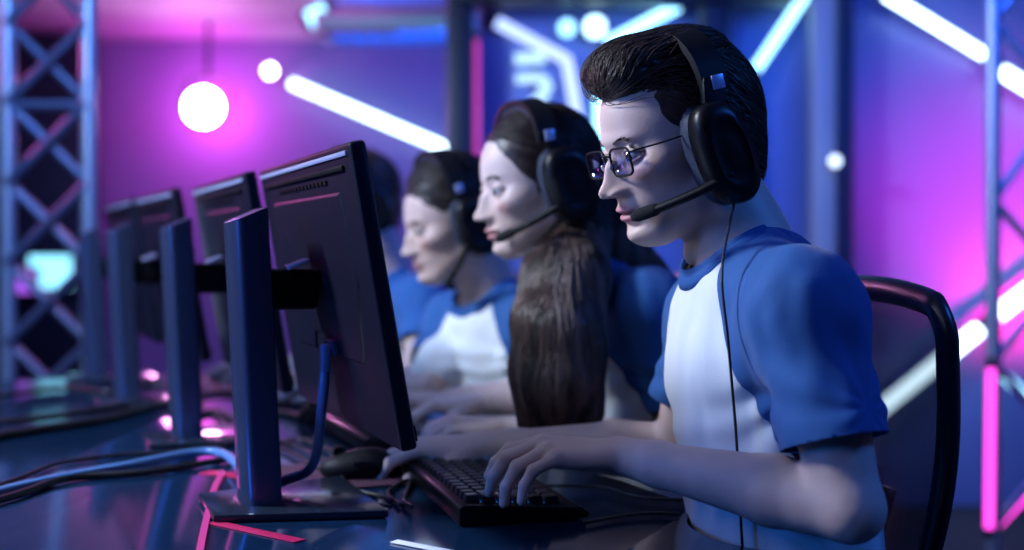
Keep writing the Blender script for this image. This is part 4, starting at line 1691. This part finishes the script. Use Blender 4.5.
# ---- player one
hf1 = head_frame(W(679, 140, 1.50), 21, 15, 0, 1.02)
sp1 = dict(
    head=hf1, pelvis=W(812, 640, 1.50), neck=W(744, 250, 1.50), torso_yaw=18, build=1.08,
    shoulders=(W(804, 308, 1.33), W(713, 316, 1.66)),
    arms=[(W(804, 308, 1.33), W(850, 508, 1.270), W(618, 455, 1.475)),
          (W(713, 316, 1.66), W(678, 448, 1.72), W(478, 447, 1.79))],
    hands=[dict(wrist=W(618, 455, 1.475), fwd=(-1, -0.10, 0.10), up=(0.0, -0.12, 1), thumb=(-0.1, 1, 0.12),
                curls=[(22, 30, 18), (27, 36, 18), (32, 36, 20), (30, 34, 20)], spread=7),
           dict(wrist=W(478, 447, 1.79), fwd=(-1, -0.10, 0.02), up=(0, 0, 1), thumb=(0, -1, -0.15),
                curls=[(22, 34, 15), (22, 36, 16), (24, 36, 16), (26, 38, 18)], spread=4, thumb_curl=0.3)],
    sleeve=(0.68, 0.62), collar=(W(733, 247, 1.50), Vector((-0.70, -0.24, 0.66))), neck_r=0.056,
    vox_body=0.0022, vox_head=0.0013, vox_shirt=0.0035, adam=True,
    face=dict(jaw=1.0, nose=1.10, skin=(0.66, 0.47, 0.42), lip=(0.55, 0.24, 0.28)),
    label='young player in glasses and headset, white jersey with blue sleeves, typing')
body1, Hd1, rt1 = person(sp1)


def flow1(q):
    """combed: fringe swept up and back, sides back and down"""
    x, y, z = q[:, 0], q[:, 1], q[:, 2]
    top = sstep(z, 0.055, 0.11)
    fr = sstep(x, 0.03, 0.09)
    d = np.stack([-1 + 0.9 * fr * (1 - top) * 0 - 0 * x, 0.25 * np.sign(y) * (1 - top), -0.75 * (1 - top) + 0.10 * top + 1.6 * fr * (z < 0.118)], 1)
    return d / np.linalg.norm(d, axis=1, keepdims=True)


hair1, hF1 = short_hair(body1, hf1, Hd1, rt1,
                        [((-0.013, 0, 0.036), (0.096, 0.082, 0.085), 0.0), ((-0.055, 0, -0.020), (0.040, 0.062, 0.075), 0.03),
                         ((0.000, 0, 0.100), (0.068, 0.062, 0.027), 0.03), ((0.052, 0.0, 0.098), (0.040, 0.056, 0.030), 0.02),
                         ((0.072, 0.008, 0.092), (0.025, 0.045, 0.025), 0.015)],
                        flow1, M['hair_dark'], 0.0018, 3000, 3, steps=11, step=0.0065, r=0.0006, lift=(0.0005, 0.0075))

neckline = [W(722, 270, 1.36), W(728, 340, 1.345), W(735, 420, 1.36), W(738, 466, 1.37), W(742, 540, 1.38), W(748, 620, 1.40)]
headset(hf1, 'black gaming headset on the bespectacled player, mic at the lips', hf1['c'] + Vector((0, 0, 0.15)), hang=neckline,
        cup=(0.002, 0.086, -0.023), band_top=0.130, band_x=-0.008, cup_r=(0.034, 0.061), mic_to=(0.100, 0.034, -0.072), group=None)


def glasses(hf, label):
    r = empty('glasses', hf['c'])
    tag(r, label, 'glasses')

    def P(x, y, z):
        return H(hf, x, y, z) - hf['c']
    fr = MB()
    cxs = []
    for sg in (1, -1):
        cy, cz, hw, hh, rr = sg * 0.0330, -0.006, 0.0255, 0.0165, 0.007
        pts = []
        for k in range(40):
            t = 2 * PI * k / 40
            ex = abs(math.cos(t)) ** 0.45 * math.copysign(1, math.cos(t)) * hw
            ez = abs(math.sin(t)) ** 0.45 * math.copysign(1, math.sin(t)) * hh
            yy = cy + ex
            pts.append((0.1000 - 0.10 * max(0, abs(yy) - 0.012) ** 1.0 * 0.16 * 6 * abs(yy), yy, cz + ez))
        ring = [P(*p) for p in pts]
        fr.tube(ring + [ring[0], ring[1]], 0.0015, 8, cap=False)
        bm = bmesh.new()
        vs = [bm.verts.new(p) for p in ring]
        bm.faces.new(vs)
        me = bpy.data.meshes.new('lens')
        bm.to_mesh(me)
        bm.free()
        lo = link_mesh('lens', me, M['lens'], r)
        md = lo.modifiers.new('thickness', 'SOLIDIFY')
        md.thickness = 0.0012
        t_ = MB()
        t_.tube(spline([P(0.0975, sg * 0.0580, 0.004), P(0.094, sg * 0.066, 0.005), P(0.060, sg * 0.074, 0.006), P(0.0, sg * 0.078, 0.009), P(-0.02, sg * 0.079, 0.002)], 6), 0.0013, 8, flat=0.8)
        t_.build('temple', M['matte_black'], r, smooth=True)
    fr.tube(spline([P(0.1015, 0.0095, 0.002), P(0.1050, 0, 0.004), P(0.1015, -0.0095, 0.002)], 5), 0.0012, 8)
    fr.build('frame', M['matte_black'], r, smooth=True)
    for sg in (1, -1):
        MB().ball(P(0.1035, sg * 0.011, -0.010), (0.0022, 0.0015, 0.0042), hf['R'].copy(), 10, 8).build('nose_pad', M['silver'], r, smooth=True)


glasses(hf1, 'thin black rectangular glasses on the nearest player')
seat_person(sp1, ch, (-0.19, 0.09), math.radians(5))

# ---- player two: long hair
hf2 = head_frame(W(538, 184, 2.0), 19, 9, 0, 1.0)
sp2 = dict(
    head=hf2, pelvis=W(642, 532, 2.06), neck=W(594, 282, 2.05), seam_in=0.008, seam_drop=0.13, torso_yaw=32, build=0.95,
    shoulders=(W(648, 304, 1.93), W(568, 308, 2.20)),
    arms=[(W(648, 304, 1.93), W(692, 436, 1.92), W(500, 428, 1.99)),
          (W(568, 308, 2.20), W(595, 400, 2.26), W(478, 404, 2.28))],
    hands=[dict(wrist=W(500, 428, 1.99), fwd=(-1, 0.12, 0.05), up=(0, 0, 1), thumb=(0, 1, 0.1), curls=[(25, 35, 15), (28, 38, 16), (30, 40, 20), (35, 42, 20)], spread=5, s=0.92),
           dict(wrist=W(478, 404, 2.28), fwd=(-1, -0.05, 0.0), up=(0, 0, 1), thumb=(0, -1, -0.1), curls=[(30, 40, 20)] * 4, spread=3, s=0.92)],
    sleeve=(0.74, 0.7), collar=(W(583, 272, 2.05), Vector((-0.55, -0.2, 0.8))), neck_r=0.047, arm_r=0.88,
    vox_body=0.0032, vox_head=0.0018, vox_shirt=0.005,
    face=dict(brow=0.019, jaw=0.88, nose=1.0, fem=1.0, skin=(0.62, 0.47, 0.44), lip=(0.5, 0.22, 0.25)),
    label='long-haired player in a headset, in profile between the two others')
body2, Hd2, rt2 = person(sp2)
loc2, glob2, rot2 = to_local(hf2)
F2 = hair_field(hf2, [((-0.014, 0, 0.040), (0.100, 0.084, 0.092), 0.0), ((-0.045, 0, -0.02), (0.058, 0.072, 0.09), 0.03)])
for pts, rs in (([W(572, 240, 1.97), W(566, 275, 1.91), W(560, 330, 1.86), W(557, 385, 1.85), W(558, 430, 1.86)], [0.036, 0.046, 0.050, 0.050, 0.036]),
                ([W(584, 225, 1.99), W(582, 280, 1.91), W(584, 350, 1.86), W(590, 412, 1.85)], [0.044, 0.036, 0.026, 0.018]),
                ([W(536, 268, 1.93), W(534, 320, 1.88), W(532, 370, 1.87), W(534, 420, 1.87)], [0.022, 0.028, 0.028, 0.022]),
                ([W(580, 190, 2.05), W(606, 245, 2.08), W(640, 282, 2.06), W(664, 312, 2.05), W(668, 350, 2.07)], [0.055, 0.058, 0.044, 0.034, 0.018]),
                ([W(566, 210, 2.14), W(585, 270, 2.16), W(602, 340, 2.18)], [0.05, 0.048, 0.03])):
    F2.chain([tuple(p) for p in pts], rs, 0.025)
V, Q = F2.mesh(0.003)
nn = F2.grad(V)
rid = 0.45 * np.sin(V[:, 0] * 900 + 3 * vnoise(V * np.array([1, 1, 0.25]), 16, 5)) * 0.6 + 1.1 * vnoise(V * np.array([1, 1, 0.12]), 60, 8) + 0.3 * np.sin(V[:, 1] * 700 + 2 * vnoise(V * np.array([1, 1, .3]), 12, 6))
crown = sstep(V[:, 2], CAMZ + 0.05, CAMZ + 0.11)
V = V + nn * (rid * (0.0032 * (1 - crown) + 0.0004 * crown))[:, None]
g = np.random.default_rng(4)
P0 = surf_points(V, 8500, g)
P0 = P0[(Hd2.at(P0) > 0.001)]


def flow2(p, s_):
    q = loc2(p)
    hi = sstep(q[:, 2], -0.02, 0.06)
    d = rot2(np.stack([-0.9 * np.ones(len(q)), 0.5 * np.sign(q[:, 1]), -0.5 * np.ones(len(q))], 1))
    return d * hi[:, None] + np.array([0.0, 0, -1.0]) * (1 - hi)[:, None]


v2, q2 = strands(F2, P0, flow2, 14, 0.013, 0.0010 * (0.6 + 0.8 * g.random(len(P0))), (0.0002, 0.0045), seed=6, jitter=0.10)
Vh, Qh = merge([(V, Q), (v2, q2)])
hair2 = link_mesh('hair', np_mesh('hair', Vh - np.array(rt2), Qh), M['hair_long'], body2)
hair2.data.materials.append(M['hair_crown'])
zc = np.zeros(len(hair2.data.polygons) * 3, np.float32)
hair2.data.polygons.foreach_get('center', zc)
hair2.data.polygons.foreach_set('material_index', (zc.reshape(-1, 3)[:, 2] > CAMZ + 0.035 + 0.012 * vnoise(zc.reshape(-1, 3).astype(float), 120, 2)).astype(np.int32))
hair2['label'] = 'long chestnut hair falling over the shoulder'
headset(hf2, 'black gaming headset on the long-haired player', hf2['c'] + Vector((0, 0, 0.14)), cup=(-0.014, 0.098, -0.008), band_top=0.138, mic_to=(0.094, 0.032, -0.078), cup_r=(0.042, 0.062))
seat_person(sp2, ch, (-0.15, 0.03), math.radians(12), 'office chair hidden behind the nearest player, under the long-haired one')

# ---- player three
hf3 = head_frame(W(452, 222, 2.45), 24, 13, 0, 1.0)
sp3 = dict(
    head=hf3, pelvis=W(535, 492, 2.52), neck=W(492, 298, 2.49), torso_yaw=45, build=1.0,
    shoulders=(W(556, 318, 2.36), W(450, 322, 2.58)),
    arms=[(W(556, 318, 2.36), W(552, 398, 2.22), W(452, 400, 2.34)),
          (W(450, 322, 2.58), W(430, 388, 2.44), W(345, 384, 2.62))],
    hands=[dict(wrist=W(452, 400, 2.34), fwd=(-1, 0.25, 0.0), up=(0, 0, 1), thumb=(0, 1, 0), curls=[(30, 40, 20)] * 4, spread=3),
           dict(wrist=W(345, 384, 2.62), fwd=(-1, 0.0, 0.0), up=(0, 0, 1), thumb=(0, -1, 0), curls=[(30, 40, 20)] * 4, spread=3)],
    sleeve=(0.66, 0.66), collar=(W(482, 290, 2.48), Vector((-0.50, -0.42, 0.74))), neck_r=0.057,
    vox_body=0.004, vox_head=0.002, vox_shirt=0.0055,
    face=dict(jaw=1.05, nose=1.05, skin=(0.58, 0.42, 0.38), lip=(0.45, 0.24, 0.25)),
    label='short-haired player in a headset, third from the front, blurred')
body3, Hd3, rt3 = person(sp3)


def flow3(q):
    d = np.stack([-1 * np.ones(len(q)), 0.1 * np.sign(q[:, 1]), -0.6 * (1 - sstep(q[:, 2], 0.05, 0.11))], 1)
    return d / np.linalg.norm(d, axis=1, keepdims=True)


short_hair(body3, hf3, Hd3, rt3, [((-0.014, 0, 0.048), (0.100, 0.082, 0.092), 0.0), ((-0.058, 0, -0.015), (0.044, 0.064, 0.07), 0.03)],
           flow3, M['hair_short'], 0.003, 1200, 8, steps=6, r=0.001)
headset(hf3, 'black gaming headset on the short-haired player', hf3['c'] + Vector((0, 0, 0.14)), cup=(-0.012, 0.090, -0.012), band_top=0.148, mic_to=(0.060, 0.055, -0.115))
seat_person(sp3, ch, (-0.11, -0.08), math.radians(40), 'office chair under the short-haired blurred player')

# ---- player four, mostly behind the nearest monitor
hf4 = head_frame(W(357, 206, 2.95), 20, 10, 0, 1.0)
sp4 = dict(
    head=hf4, pelvis=W(415, 445, 3.05), neck=W(388, 282, 2.98), torso_yaw=30, build=1.0,
    shoulders=(W(424, 302, 2.84), W(360, 302, 3.12)),
    arms=[(W(424, 302, 2.84), W(418, 376, 2.72), W(335, 374, 2.86)),
          (W(360, 302, 3.12), W(350, 366, 3.05), W(262, 366, 3.16))],
    hands=[dict(wrist=W(335, 374, 2.86), fwd=(-1, 0.1, 0.0), up=(0, 0, 1), thumb=(0, 1, 0), curls=[(30, 40, 20)] * 4, spread=3),
           dict(wrist=W(262, 366, 3.16), fwd=(-1, 0.0, 0.0), up=(0, 0, 1), thumb=(0, -1, 0), curls=[(30, 40, 20)] * 4, spread=3)],
    sleeve=(0.6, 0.6), collar=(W(381, 275, 2.97), Vector((-0.55, -0.3, 0.76))), neck_r=0.056,
    vox_body=0.0045, vox_head=0.003, vox_shirt=0.006,
    face=dict(jaw=1.0, nose=1.0, skin=(0.55, 0.40, 0.36)),
    label='farthest player, all but hidden behind the nearest monitor')
body4, Hd4, rt4 = person(sp4)
short_hair(body4, hf4, Hd4, rt4, [((-0.014, 0, 0.045), (0.101, 0.083, 0.092), 0.0), ((-0.058, 0, -0.015), (0.044, 0.064, 0.07), 0.03)],
           flow3, M['hair_dark'], 0.004, 500, 9, steps=6, r=0.001)
headset(hf4, 'headset on the farthest player behind the nearest monitor', hf4['c'] + Vector((0, 0, 0.14)), cup=(-0.012, 0.090, -0.010), band_top=0.146)
seat_person(sp4, ch, (-0.13, -0.05), math.radians(26), 'office chair under the farthest, half-hidden player')
